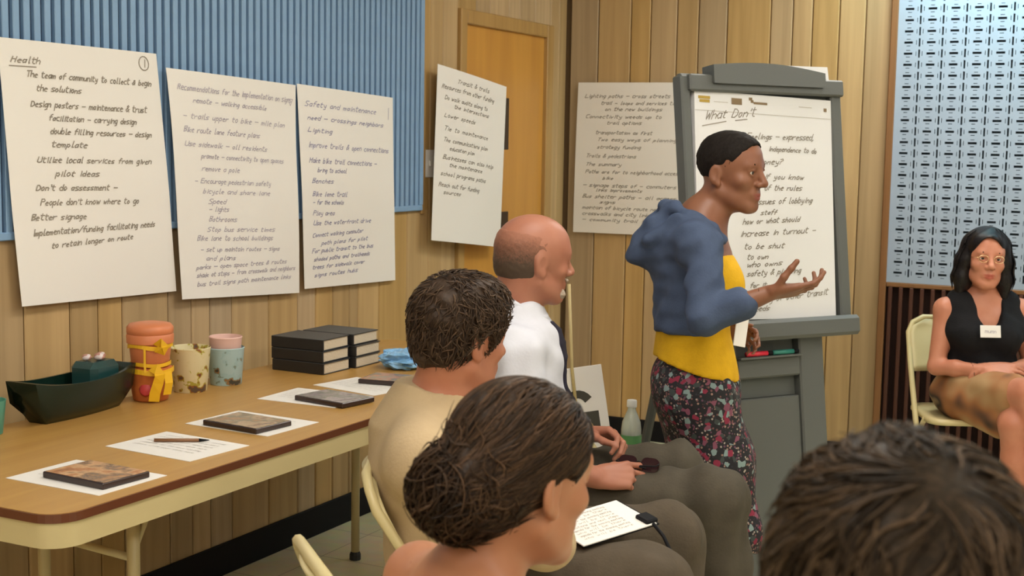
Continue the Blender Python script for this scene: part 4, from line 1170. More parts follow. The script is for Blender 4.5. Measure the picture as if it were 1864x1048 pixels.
def tubes(P, W_, sides=3, tw=None):
    """P (N,S,3) strand points, W_ (N,S) half widths -> vertices, quads, strand index per vertex"""
    N_, S_, _ = P.shape
    T = np.gradient(P, axis=1); T /= np.maximum(np.linalg.norm(T, axis=2, keepdims=True), 1e-9)
    ref = rng.normal(size=(N_, 1, 3)); A = np.cross(T, np.broadcast_to(ref, T.shape)); A /= np.maximum(np.linalg.norm(A, axis=2, keepdims=True), 1e-9)
    B = np.cross(T, A)
    V = np.stack([P + (A*math.cos(2*math.pi*k/sides) + B*math.sin(2*math.pi*k/sides))*W_[..., None] for k in range(sides)], 2)
    b = (np.arange(N_)[:, None]*S_ + np.arange(S_-1)[None, :])*sides
    Q = np.stack([np.stack([b+k, b+(k+1) % sides, b+sides+(k+1) % sides, b+sides+k], -1) for k in range(sides)], 2).reshape(-1, 4)
    return V.reshape(-1, 3), Q, np.repeat(np.arange(N_), S_*sides)

def grow(S, seeds, dirf, steps, step, off0, off1, jit=.15, wave=.0):
    """walk along the surface of S from the seeds, following dirf"""
    P = [seeds]; p = seeds.copy(); N_ = len(p)
    off0 = np.broadcast_to(off0, (N_,)); off1 = np.broadcast_to(off1, (N_,)); jd = rng.normal(size=(N_, 3))*jit
    ph = rng.uniform(0, 6.28, N_)
    def grad(q):
        e = .002; g = np.stack([S.at(q+np.eye(3)[i]*e) - S.at(q-np.eye(3)[i]*e) for i in range(3)], 1)
        return g/np.maximum(np.linalg.norm(g, axis=1, keepdims=True), 1e-9)
    for k in range(steps):
        g = grad(p); f = S.at(p); t = k/max(1, steps-1)
        p = p - g*(f - (off0 + (off1-off0)*t))[:, None]
        d = dirf(p) + jd
        d = d - g*(d*g).sum(1)[:, None]*.9; d /= np.maximum(np.linalg.norm(d, axis=1, keepdims=True), 1e-9)
        if wave: d = d + np.cross(g, d)*(wave*np.sin(ph + k*.9))[:, None]
        p = p + d*(step if np.isscalar(step) else step[:, None]); P.append(p.copy())
    P = np.stack(P[1:], 1); return P

def strands(pers, name, P, wid, m, lo=0, hi=1, taper=(.6, 1, .25)):
    N_, S_, _ = P.shape; t = np.linspace(0, 1, S_)
    prof = np.interp(t, [0, .3, 1], taper); w = (wid*rng.uniform(.6, 1.4, N_))[:, None]*prof[None, :]
    V, Q, si = tubes(P, w); c = rng.uniform(lo, hi, N_)**1.6
    o = pers.put(name, V, Q, m, c[si]); o['kind'] = 'stuff'
    return o
def seeds_on(S, c, n, keep=None, r=.3):
    d = rng.normal(size=(n*3, 3)); d /= np.linalg.norm(d, axis=1, keepdims=True); p = _v(c) + d*.02
    out = []
    P = _v(c) + d*.12
    for _ in range(14):
        f = S.at(P); P = P - d*f[:, None]*.9
    if keep is not None: P = P[keep(P)]
    return P[:n]
# ------------------------------------------------------------------ people
CL = {}
# ---- woman speaking at the easel -----------------------------------------------------------------
def speaker():
    sk = skin('brown_skin', (.225, .095, .052), .42, lip=(.22, .05, .045))
    p = Person((.583, 4.081, 0), 'standing woman in blue hooded jacket, yellow top and flowered skirt, gesturing beside the easel', sk)
    def size(V):                                 # the figure is drawn at (.55, 3.85); stand her on her own spot, 6% larger, short in the shin
        z = V[:, 2]; return np.stack([.583 + (V[:, 0]-.55)*1.06, 4.081 + (V[:, 1]-3.85)*1.06, np.where(z >= .45, z*1.06-.09, z*.86)], 1)
    p.size = size
    hd = Head((.613, 3.85, 1.425), frame(-37, 4), .92)
    S = SDF(); hd.build(S, jaw=1.0)
    nb = np.array([.538, 3.86, 1.285])
    S.cone(hd.T(0, -.03, -.055), nb, .046, .052, .03); S.cone(nb, (.53, 3.86, 1.2), .055, .085, .05)
    S.ell((.53, 3.86, 1.12), (.095, .14, .13), k=.05); S.ell((.515, 3.86, .95), (.088, .12, .11), k=.06); S.ell((.525, 3.86, .80), (.105, .15, .11), k=.06)
    sR, eR, wR = np.array([.525, 3.70, 1.238]), np.array([.515, 3.60, 1.040]), np.array([.680, 3.575, 1.112])
    sL, eL, wL = np.array([.53, 4.02, 1.238]), np.array([.49, 4.09, 1.02]), np.array([.62, 4.04, .96])
    S.cone(nb+(-.01, 0, .0), sR+(0, .03, -.02), .052, .034, .04); S.cone(nb+(0, 0, -.01), sL+(0, -.03, -.02), .05, .034, .04)
    for s_, e_, w_ in ((sR, eR, wR), (sL, eL, wL)):
        S.chain([s_+(0, 0, -.02), e_], [.034, .027], .03); S.chain([e_, e_*.6+w_*.4, w_], [.027, .032, .022], .015)
    hf = np.array([.96, -.05, .16]); hn = np.array([.06, -.42, -.90])
    hand(S, wR, hf, hn, -1, [(2, 26, 20), (6, 38, 30), (8, 50, 34), (10, 54, 36)], [(.55, .55, -.55), (.72, .35, -.60), (.72, .25, -.62)], .88, .12)
    hand(S, wL, (.9, -.3, -.2), (0, .8, .5), 1, [(30, 40, 30)]*4, [(.8, .4, -.3)]*3, .95)
    hips = [np.array([.525, 3.78, .80]), np.array([.525, 3.94, .80])]
    kn = [np.array([.62, 3.80, .45]), np.array([.62, 3.92, .45])]; an = [np.array([.60, 3.80, .09]), np.array([.60, 3.92, .09])]
    for h_, k_, a_ in zip(hips, kn, an):
        S.chain([h_, k_, k_*.6+a_*.4+(-.015, 0, 0), a_], [.085, .052, .047, .032], .03); S.chain([a_, a_+(.04, 0, -.055), a_+(.14, 0, -.068)], [.033, .028, .02], .02)
    p.body(S, .008, [hd.box(), (wR-(.06, .07, .06), wR+(.22, .07, .15), .0026)] and [(*hd.box(), .0032), (wR-(.03, .08, .06), wR+(.22, .08, .16), .0026)], hd)
    p.eyes(hd, (1, -1), (.1, 0))
    hm_ = hairmat('black_crop_hair', (.009, .007, .006), (.017, .013, .011), .7, .1); p.brows(hd, hm_)
    H = SDF(); q = hd.s
    H.ell(hd.T(0, -.014, .037), np.array([.078, .1035, .088])*q, hd.F, .01); H.ell(hd.T(0, .014, .05), np.array([.070, .084, .071])*q, hd.F, .01)
    H.cut(hd.T(0, .072, .080), hd.F @ np.array([0, .80, -.60])); H.cut(hd.T(0, -.06, -.052), hd.F @ np.array([0, -.25, -.97]))
    H.ell(hd.T(.082, .002, -.012), np.array([.03, .022, .034])*q, hd.F, .006, 's'); H.ell(hd.T(-.082, .002, -.012), np.array([.03, .022, .034])*q, hd.F, .006, 's')
    H.disp = folds(.0011, 260, 3); V, Q = H.mesh(.0034); p.put('hair', V, Q, hm_, rng.uniform(0, 1, len(V)))
    # yellow top
    Y = SDF(); Y.ell((.533, 3.86, 1.12), (.106, .148, .135), k=.05); Y.ell((.590, 3.81, 1.10), (.062, .062, .062), k=.05); Y.ell((.590, 3.91, 1.10), (.062, .062, .062), k=.05)
    Y.ell((.52, 3.86, .95), (.103, .134, .12), k=.06); Y.ell((.528, 3.86, .83), (.126, .17, .14), k=.05)
    Y.cut((.40, 3.86, .895), (-.24, 0, -1)); Y.cut((.55, 3.86, 1.225), (.5, 0, 1)); Y.disp = folds(.0030, 34, 11, (1, 1, .35))
    p.part('top', Y, cloth('mustard_yellow_knit', (.66, .375, .010), .07), .006)
    # short blue hooded jacket
    B = SDF(); B.ell((.524, 3.86, 1.12), (.112, .158, .14), k=.05); B.ell((.512, 3.86, 1.0), (.108, .142, .11), k=.05)
    B.cone(nb+(-.01, 0, -.05), sR, .056, .050, .05); B.cone(nb+(-.01, 0, -.05), sL, .056, .050, .05)
    B.cut((.512, 3.86, .972), (.05, 0, -1)); B.cut((.578, 3.86, 1.05), (1, -.30, .14))
    B.ell((.445, 3.86, 1.222), (.055, .115, .055), k=.02); B.ell((.392, 3.86, 1.212), (.046, .080, .046), frame(0, -35), .02); B.cone((.385, 3.80, 1.235), (.47, 3.77, 1.305), .022, .022, .02); B.cone((.385, 3.93, 1.235), (.48, 3.95, 1.30), .022, .022, .02); B.ell((.430, 3.86, 1.185), (.052, .095, .058), k=.03); B.cone((.44, 3.86, 1.19), (.445, 3.86, 1.10), .045, .03, .04)
    B.ell((.525, 3.80, 1.345), (.090, .115, .085), k=.015, op='s'); B.ell((.445, 3.86, 1.300), (.060, .070, .040), k=.015, op='s')
    B.chain([sR+(-.005, 0, 0), eR], [.055, .044], .03); B.chain([eR, eR*.42+wR*.58], [.046, .041], .015)
    B.chain([sL+(-.005, 0, .005), eL], [.060, .051], .03); B.chain([eL, eL*.38+wL*.62], [.051, .043], .02)
    B.chain([(.585, 3.775, 1.235), (.548, 3.765, 1.268), (.495, 3.768, 1.302), (.452, 3.80, 1.322), (.436, 3.86, 1.318), (.452, 3.92, 1.322), (.50, 3.955, 1.30), (.56, 3.95, 1.26)], [.012, .013, .015, .017, .018, .017, .015, .012], .012)
    B.chain([(.44, 3.82, 1.30), (.40, 3.83, 1.265), (.372, 3.85, 1.225)], [.024, .028, .026], .02); B.chain([(.44, 3.90, 1.30), (.40, 3.89, 1.265), (.372, 3.87, 1.225)], [.024, .028, .026], .02)
    B.ell(sR+(-.025, .05, -.012), (.060, .085, .052), k=.05); B.ell(sL+(-.025, -.05, -.012), (.060, .085, .052), k=.05)
    B.disp = folds(.0046, 42, 5)
    p.part('hooded_jacket', B, cloth('slate_blue_jersey', (.060, .085, .150), .10), .006)
    # flowered skirt
    K = SDF(); K.ell((.527, 3.86, .83), (.112, .152, .10), k=.05); K.chain([(.533, 3.86, .80), (.580, 3.86, .62), (.63, 3.86, .42)], [.110, .098, .085], .06)
    for yy in (3.80, 3.92): K.chain([(.535, yy, .78), (.595, yy, .60), (.635, yy, .40), (.64, yy, .30)], [.108, .094, .080, .08], .05)
    K.cut((.6, 3.86, .325), (0, 0, -1)); K.cut((.53, 3.86, .90), (0, 0, 1)); K.disp = folds(.0042, 30, 21, (1, 1, .3))
    fl = bpy.data.materials.new('flower_print'); nt, b, N, L = nodes(fl)
    tc = N.new('ShaderNodeTexCoord'); v1 = N.new('ShaderNodeTexVoronoi'); v1.inputs['Scale'].default_value = 120; v2 = N.new('ShaderNodeTexVoronoi'); v2.inputs['Scale'].default_value = 66
    for v in (v1, v2): L.new(tc.outputs['Object'], v.inputs['Vector'])
    def ramp(src, cols, pos):
        r = N.new('ShaderNodeValToRGB'); r.color_ramp.interpolation = 'CONSTANT'
        while len(r.color_ramp.elements) < len(cols): r.color_ramp.elements.new(.5)
        for e, c, q_ in zip(r.color_ramp.elements, cols, pos): e.position = q_; e.color = (*c, 1)
        L.new(src, r.inputs['Fac']); return r.outputs['Color']
    s1 = N.new('ShaderNodeSeparateColor'); L.new(v1.outputs['Color'], s1.inputs[0]); s2 = N.new('ShaderNodeSeparateColor'); L.new(v2.outputs['Color'], s2.inputs[0])
    ca = ramp(s1.outputs[0], [(.012,.010,.014),(.16,.07,.07),(.30,.19,.15),(.02,.02,.03),(.12,.05,.09),(.36,.31,.27)], [0,.30,.50,.64,.78,.90])
    cb_ = ramp(s2.outputs[1], [(.014,.012,.018),(.22,.015,.045),(.20,.28,.28),(.04,.05,.05),(.20,.06,.10)], [0,.71,.79,.85,.92])
    mk = N.new('ShaderNodeMath'); mk.operation = 'GREATER_THAN'; L.new(s2.outputs[1], mk.inputs[0]); mk.inputs[1].default_value = .70
    dk = N.new('ShaderNodeMath'); dk.operation = 'LESS_THAN'; L.new(v1.outputs['Distance'], dk.inputs[0]); dk.inputs[1].default_value = .0105*40
    m1 = N.new('ShaderNodeMix'); m1.data_type = 'RGBA'; m1.inputs[6].default_value = (.010, .009, .013, 1); L.new(dk.outputs[0], m1.inputs[0]); L.new(ca, m1.inputs[7])
    m2 = N.new('ShaderNodeMix'); m2.data_type = 'RGBA'; L.new(mk.outputs[0], m2.inputs[0]); L.new(m1.outputs[2], m2.inputs[6]); L.new(cb_, m2.inputs[7])
    L.new(m2.outputs[2], b.inputs['Base Color']); b.inputs['Roughness'].default_value = .8
    p.part('skirt', K, fl, .007)
    sh = SDF()
    for a_ in an: sh.chain([a_+(-.02, 0, -.05), a_+(.06, 0, -.058), a_+(.15, 0, -.066)], [.036, .034, .026], .02)
    sh.cut((0, 0, .012), (0, 0, -1)); p.part('shoes', sh, mat('black_leather', (.02, .018, .018), .4), .006)
    # white tag pinned at the waist
    t0 = _v(lw_(.678, 3.977, .954))
    mb = MB().box((-.022, -.045, -.002), (.022, .045, .002), bev=.001)
    R_ = Matrix.Rotation(YAW + .5, 4, 'Z') @ Matrix.Rotation(math.radians(84), 4, 'X') @ Matrix.Rotation(math.radians(-12), 4, 'Z')
    mb.xf(Matrix.Translation(Vector(t0 - p.base)) @ R_); o = mb.build('name_tag', M['sheetwhite'], p.root)
    return p
speaker()

def seat_legs(S, hips, knees, ank, r, k=.03):
    for h_, k_, a_ in zip(hips, knees, ank): S.chain([h_, k_], [r[0], r[1]], k); S.chain([k_, k_*.62+a_*.38, a_], [r[1], r[2], r[3]], k)
def shoes(p, ank, f, m):
    f = _v(f); S = SDF()
    for a_ in ank: S.chain([a_-f*.05+(0, 0, -.04), a_+f*.06+(0, 0, -.045), a_+f*.17+(0, 0, -.055)], [.042, .042, .032], .02); S.cone(a_, a_+(0, 0, -.04), .04, .04, .02)
    S.cut((0, 0, .006), (0, 0, -1)); p.part('shoes', S, m, .007)
M['shoe'] = mat('dark_brown_leather', (.035, .02, .013), .4)

# ---- bald man ------------------------------------------------------------------------------------
def bald_man():
    sk = skin('ruddy_skin', (.37, .155, .098), .45)
    p = Person((.06, 3.72, 0), 'seated bald man in white short-sleeved shirt, dark tie and grey trousers', sk)
    hd = Head((.060, 3.735, 1.178), frame(24, 6), 1.0)
    S = SDF(); hd.build(S)
    S.ell(hd.T(0, -.01, .028), (.079, .104, .088), hd.F, .02)
    nb = np.array([.005, 3.73, 1.015])
    S.cone(hd.T(0, -.035, -.05), nb, .062, .066, .03)
    S.ell((.04, 3.73, .88), (.098, .18, .15), k=.05); S.ell((.06, 3.73, .68), (.122, .17, .155), k=.06)
    sR, eR, wR = np.array([.01, 3.55, .94]), np.array([.03, 3.475, .70]), np.array([.225, 3.47, .632])
    sL, eL, wL = np.array([.04, 3.92, .94]), np.array([.09, 3.98, .73]), np.array([.215, 3.76, .685])
    for s_, e_, w_ in ((sR, eR, wR), (sL, eL, wL)):
        S.cone(nb+(0, 0, -.03), s_+(0, 0, -.01), .05, .045, .04); S.chain([s_+(0, 0, -.01), e_], [.047, .045], .03); S.chain([e_, e_*.6+w_*.4, w_], [.046, .043, .028], .015)
    hand(S, wR, (.95, .12, .06), (-.05, -.72, .62), -1, [(30, 48, 30), (36, 54, 32), (42, 56, 34), (46, 58, 34)], [(.85, .35, -.35), (.95, .1, -.2), (.95, -.05, -.1)], 1.02)
    hand(S, wL, (.80, -.52, .10), (.35, .35, .75), 1, [(34, 52, 34), (38, 56, 34), (40, 58, 34), (42, 58, 34)], [(.8, .35, -.45), (.85, .1, -.4), (.85, 0, -.2)], 1.02)
    p.body(S, .008, [(*hd.box(.02, .12), .0034), (wR-(.04, .07, .06), wR+(.23, .12, .09), .0028), (wL-(.04, .17, .08), wL+(.20, .07, .09), .0028)], hd)
    p.eyes(hd)
    # fringe of hair round the back and a grey beard
    q = 1.0; hm_ = hairmat('grey_brown_hair', (.075, .05, .034), (.33, .14, .09), .6)
    H = SDF(); H.ell(hd.T(0, -.012, .030), np.array([.0825, .1085, .0915]), hd.F, .01); H.ell(hd.T(0, -.022, -.022), np.array([.074, .094, .066]), hd.F, .02)
    H.cut(hd.T(0, -.05, .068), hd.F @ np.array([0, .10, 1.0])); H.cut(hd.T(0, .022, .0), hd.F @ np.array([0, 1, -.55])); H.cut(hd.T(0, -.05, -.070), hd.F @ np.array([0, -.30, -1]))
    for x in (-1, 1): H.ell(hd.T(x*.084, .004, -.022), (.03, .024, .040), hd.F, .006, 's')
    H.disp = folds(.0005, 200, 8); V, Q = H.mesh(.0034); lz = hd.L(V)[:, 2]; p.put('hair', V, Q, hm_, np.clip((lz + .015)/.075 + rng.normal(0, .10, len(V)), 0, 1))
    bm_ = hairmat('grey_beard', (.24, .18, .13), (.44, .37, .29), .7)
    Bd = SDF(); Bd.ell(hd.T(0, .072, -.100), (.028, .025, .021), hd.F, .01); Bd.cone(hd.T(-.03, .078, -.088), hd.T(.03, .078, -.088), .014, .014, .01); Bd.ell(hd.T(0, .100, -.066), (.030, .012, .014), hd.F, .004, 's')
    Bd.cone(hd.T(-.024, .094, -.050), hd.T(.024, .094, -.050), .0055, .0055, .004)
    Bd.disp = folds(.0012, 220, 9); V, Q = Bd.mesh(.003); p.put('beard', V, Q, bm_, rng.uniform(0, 1, len(V)))
    p.brows(hd, bm_)
    # shirt
    T = SDF(); T.ell((.040, 3.73, .88), (.108, .188, .155), k=.05); T.ell((.065, 3.73, .68), (.132, .178, .165), k=.06)
    for s_, e_ in ((sR, eR), (sL, eL)):
        T.cone(nb+(0, 0, -.03), s_, .066, .070, .05); T.chain([s_, s_*.35+e_*.65], [.072, .070], .03)
    T.cone(nb+(-.005, 0, -.08), nb+(-.005, 0, .0), .125, .095, .04);  T.cut((.02, 3.73, 1.060), (-.35, 0, 1)); T.cut((.06, 3.73, .56), (0, 0, -1)); T.disp = folds(.0055, 34, 14)
    ws = cloth('white_shirt_cotton', (.60, .61, .68), .03, .08); p.part('shirt', T, ws, .0065)
    na = (hd.T(0, -.035, -.05) - nb); na = na/np.linalg.norm(na); C_ = SDF(); C_.cone(nb-na*.03, nb+na*.10, .108, .0765, .01); C_.cut(nb+na*.062, na+np.array([.42, 0, 0])); C_.cut(nb-na*.03, -na)
    C_.cone(nb-na*.05, nb+na*.14, .069, .066, .003, 's'); p.part('collar', C_, ws, .003)
    Ti = SDF(); zs = [1.005, .985, .95, .91, .87, .83, .79, .75, .71]
    def front(y_, z_):
        r_ = np.linspace(.0, .35, 351); f_ = T.at(np.stack([r_, np.full(351, y_), np.full(351, z_)], 1)); w_ = np.where(f_ < 0)[0]; return r_[w_[-1]] + .002 if len(w_) else .07
    for za, zb in zip(zs[:-1], zs[1:]):
        for dy in (-.020, -.010, 0, .010, .020):
            ya, yb = 3.705 + dy*(.5 if za > .97 else 1), 3.705 + dy*(.5 if zb > .97 else 1); Ti.cone((front(ya, za), ya, za), (front(yb, zb), yb, zb), .0055, .0055, .005)
    p.part('tie', Ti, cloth('dark_navy_tie', (.022, .020, .034), .2), .004)
    hips = [np.array([.07, 3.62, .53]), np.array([.07, 3.83, .53])]; kn = [np.array([.545, 3.485, .575]), np.array([.460, 3.765, .585])]; an = [np.array([.575, 3.50, .10]), np.array([.49, 3.77, .10])]
    Tr = SDF(); Tr.ell((.05, 3.725, .56), (.15, .19, .12), k=.05); seat_legs(Tr, hips, kn, an, (.098, .080, .076, .060)); Tr.cut((0, 0, .60), (-.35, 0, 1)); Tr.cut((0, 0, .05), (0, 0, -1))
    Tr.ell((.07, 3.725, .60), (.0, .0, .0) if False else (.02, .02, .02), k=.02); Tr.disp = folds(.0095, 22, 31, (1, 1, .6))
    p.part('trousers', Tr, cloth('olive_grey_trousers', (.072, .061, .044), .10), .007)
    shoes(p, an, (1, -.05, 0), M['shoe'])
    # wristwatch
    d = (wL-eL)/np.linalg.norm(wL-eL); a = np.cross(d, (0, 0, 1.)); a /= np.linalg.norm(a); b = np.cross(a, d); c = wL - d*.012
    pts = [tuple((c + (a*math.cos(t)*.0315 + b*math.sin(t)*.0315)) @ ROT.T - p.base) for t in np.linspace(0, 2*math.pi, 25)]
    M['goldw'] = mat('gold_watch', (.75, .55, .22), .3, metal=.8)
    MB().tube(pts, .0045, 6, False).build('wristwatch', M['goldw'], p.root, True)
    return wR, wL
wR2, wL2 = bald_man()
# dark folded sunglasses held in the bald man's hands
gl_ = empty('sunglasses', lw_(.345, 3.54, .655), 'dark folded sunglasses held in the hands of the bald man', 'sunglasses', YAW - .5)
for sx_ in (-.032, .032):
    o = rrect(-.026, .026, -.019, .019, .016, 5); MB().prism(o, -.0015, .0015).xf(Matrix.Translation((sx_, 0, 0)) @ Matrix.Rotation(math.radians(70), 4, 'X')).build('lens', mat('smoked_lens', (.03, .012, .016), .08), gl_)
MB().tube([(-.008, 0, .004), (0, -.002, .007), (.008, 0, .004)], .002, 6).build('bridge', M['black'], gl_, True)
for sx_ in (-1, 1): MB().tube([(sx_*.058, 0, .006), (sx_*.057, -.02, .004), (-sx_*.03, -.024, -.004)], .0022, 6).build('temple_arm', M['black'], gl_, True)

# ---- young man -----------------------------------------------------------------------------------
def young_man():
    sk = skin('fair_skin', (.44, .182, .108), .45)
    p = Person((-.12, 2.95, 0), 'seated young man with short brown hair in a beige T-shirt, papers on his lap', sk)
    hd = Head((-.108, 2.93, 1.075), frame(40, 8), 1.0)
    S = SDF(); hd.build(S)
    nb = np.array([-.155, 2.93, .935]); S.cone(hd.T(0, -.035, -.05), nb, .058, .062, .03)
    S.ell((-.165, 2.93, .77), (.115, .18, .16), k=.05); S.ell((-.14, 2.93, .60), (.12, .165, .14), k=.06)
    sR, eR, wR = np.array([-.185, 2.755, .845]), np.array([.082, 2.66, .700]), np.array([.040, 2.85, .662])
    sL, eL, wL = np.array([-.14, 3.11, .855]), np.array([-.03, 3.17, .65]), np.array([.08, 3.06, .672])
    for s_, e_, w_ in ((sR, eR, wR), (sL, eL, wL)):
        S.cone(nb+(0, 0, -.02), s_, .055, .056, .05); S.chain([s_, e_], [.054, .043], .03); S.chain([e_, e_*.6+w_*.4, w_], [.043, .04, .027], .015)
    hand(S, wR, (.2, .9, -.02), (-.3, -.1, .9), -1, [(25, 35, 20)]*4, [(.8, .4, -.4)]*3); hand(S, wL, (.3, -.9, .0), (0, .3, .9), 1, [(25, 35, 20)]*4, [(.8, .4, -.4)]*3)
    p.body(S, .008, [(*hd.box(.02, .12), .0034)], hd)
    p.eyes(hd)
    hm_ = hairmat('brown_short_hair', (.030, .017, .010), (.115, .068, .040), .5); p.brows(hd, hm_)
    H = SDF(); H.ell(hd.T(0, -.018, .042), np.array([.091, .112, .098]), hd.F, .01); H.ell(hd.T(0, .028, .072), np.array([.074, .080, .064]), hd.F, .02); H.ell(hd.T(0, -.055, -.025), (.066, .058, .055), hd.F, .03)
    H.cut(hd.T(0, .082, .072), hd.F @ np.array([0, .86, -.52])); H.cut(hd.T(0, -.06, -.080), hd.F @ np.array([0, -.30, -1]))
    for x in (-1, 1): H.ell(hd.T(x*.090, .010, -.020), (.034, .026, .042), hd.F, .008, 's')
    H.disp = folds(.0040, 75, 12); V, Q = H.mesh(.004); p.put('hair', V, Q, hm_, np.clip(rng.normal(.15, .1, len(V)), 0, 1))
    H0 = SDF(); H0.ops = list(H.ops)
    sd = seeds_on(H0, hd.T(0, -.01, .03), 2200, lambda P: (np.abs(H0.at(P)) < .004) & (hd.L(P)[:, 2] > -.045) & (hd.L(P)[:, 1] < .07))
    cr_ = hd.T(.01, -.075, .105)
    def dirs(P):
        d = P - cr_; d /= np.maximum(np.linalg.norm(d, axis=1, keepdims=True), 1e-6); sw_ = np.cross(d, hd.F[:, 2]); return d + .45*sw_ + hd.F[:, 2]*-.1
    P_ = grow(H0, sd, dirs, 7, .0052, .001, .0075, .45, .3); strands(p, 'hair_tufts', P_, .0019, hm_)
    T = SDF(); T.ell((-.168, 2.93, .77), (.124, .19, .165), k=.05); T.ell((-.145, 2.93, .60), (.132, .178, .15), k=.06); T.ell((-.215, 2.93, .80), (.085, .17, .12), k=.05)
    for s_, e_, f_ in ((sR, eR, .97), (sL, eL, .6)):
        T.cone(nb+(-.012, 0, -.018), s_, .066, .066, .05); T.chain([s_, s_*(1-f_)+e_*f_], [.070, .064], .03)
    T.cone(nb+(-.02, 0, -.06), nb+(-.010, 0, .05), .125, .074, .03)
    T.cone(nb, hd.T(0, -.03, -.03), .062, .058, .004, 's'); T.cut((-.15, 2.93, .970), (.06, 0, 1)); T.cut((0, 0, .48), (0, 0, -1)); T.disp = folds(.0040, 26, 41)
    p.part('t_shirt', T, cloth('beige_cotton', (.50, .375, .225), .04), .0065)
    hips = [np.array([-.12, 2.83, .53]), np.array([-.12, 3.04, .53])]; kn = [np.array([.315, 2.80, .575]), np.array([.375, 3.10, .590])]; an = [np.array([.34, 2.83, .10]), np.array([.42, 3.10, .10])]
    Tr = SDF(); Tr.ell((-.13, 2.93, .54), (.14, .18, .11), k=.05); seat_legs(Tr, hips, kn, an, (.095, .077, .072, .058)); Tr.cut((0, 0, .60), (-.5, 0, 1)); Tr.cut((0, 0, .05), (0, 0, -1)); Tr.disp = folds(.0085, 22, 51, (1, 1, .6))
    p.part('trousers', Tr, cloth('khaki_trousers', (.080, .062, .042), .10), .007)
    shoes(p, an, (1, 0, 0), M['shoe'])
young_man()
# papers on a clipboard on the young man's lap, pen and cable
fr_ = np.array(lw_(.205, 2.90, .672))
cbp = empty('clipboard', tuple(fr_), 'clipboard with white printed papers on the lap of the young man', 'clipboard', YAW + .55)
RT = Matrix.Rotation(math.radians(-7), 4, 'Y') @ Matrix.Rotation(math.radians(6), 4, 'X')
MB().box((-.095, -.070, -.004), (.105, .082, 0), bev=.001).xf(RT).build('board', M['black'], cbp)
MB().box((-.098, -.072, .0005), (.096, .078, .004), bev=.001).xf(RT).build('paper_stack', M['sheetwhite'], cbp)
tl = []
for q in range(9):
    st, wd_ = strokes(random.choice(['agenda for the evening meeting', 'questions and next steps', 'who will be there']), .008); kx = .13/wd_
    for pl in st: tl.append([(x*kx-.08, y + .06 - q*.014) for x, y in pl])
tv, tf = ribbons(tl, .001, lambda x, y: RT @ Vector((x, y, .0046))); ob('printed_text', tv, tf, M['greyp'], cbp)
MB().box((.072, -.068, .001), (.104, -.024, .012), bev=.003).xf(RT).build('clip', M['black'], cbp)
cbl = tag(MB().tube([(0, 0, 0), (.03, -.015, -.02), (.06, -.03, -.06), (.075, -.04, -.13), (.07, -.04, -.2)], .004, 8).build('strap', M['black'], None, True, lw_(.315, 2.875, .682)), 'thin black strap hanging down from the clipboard', 'strap')

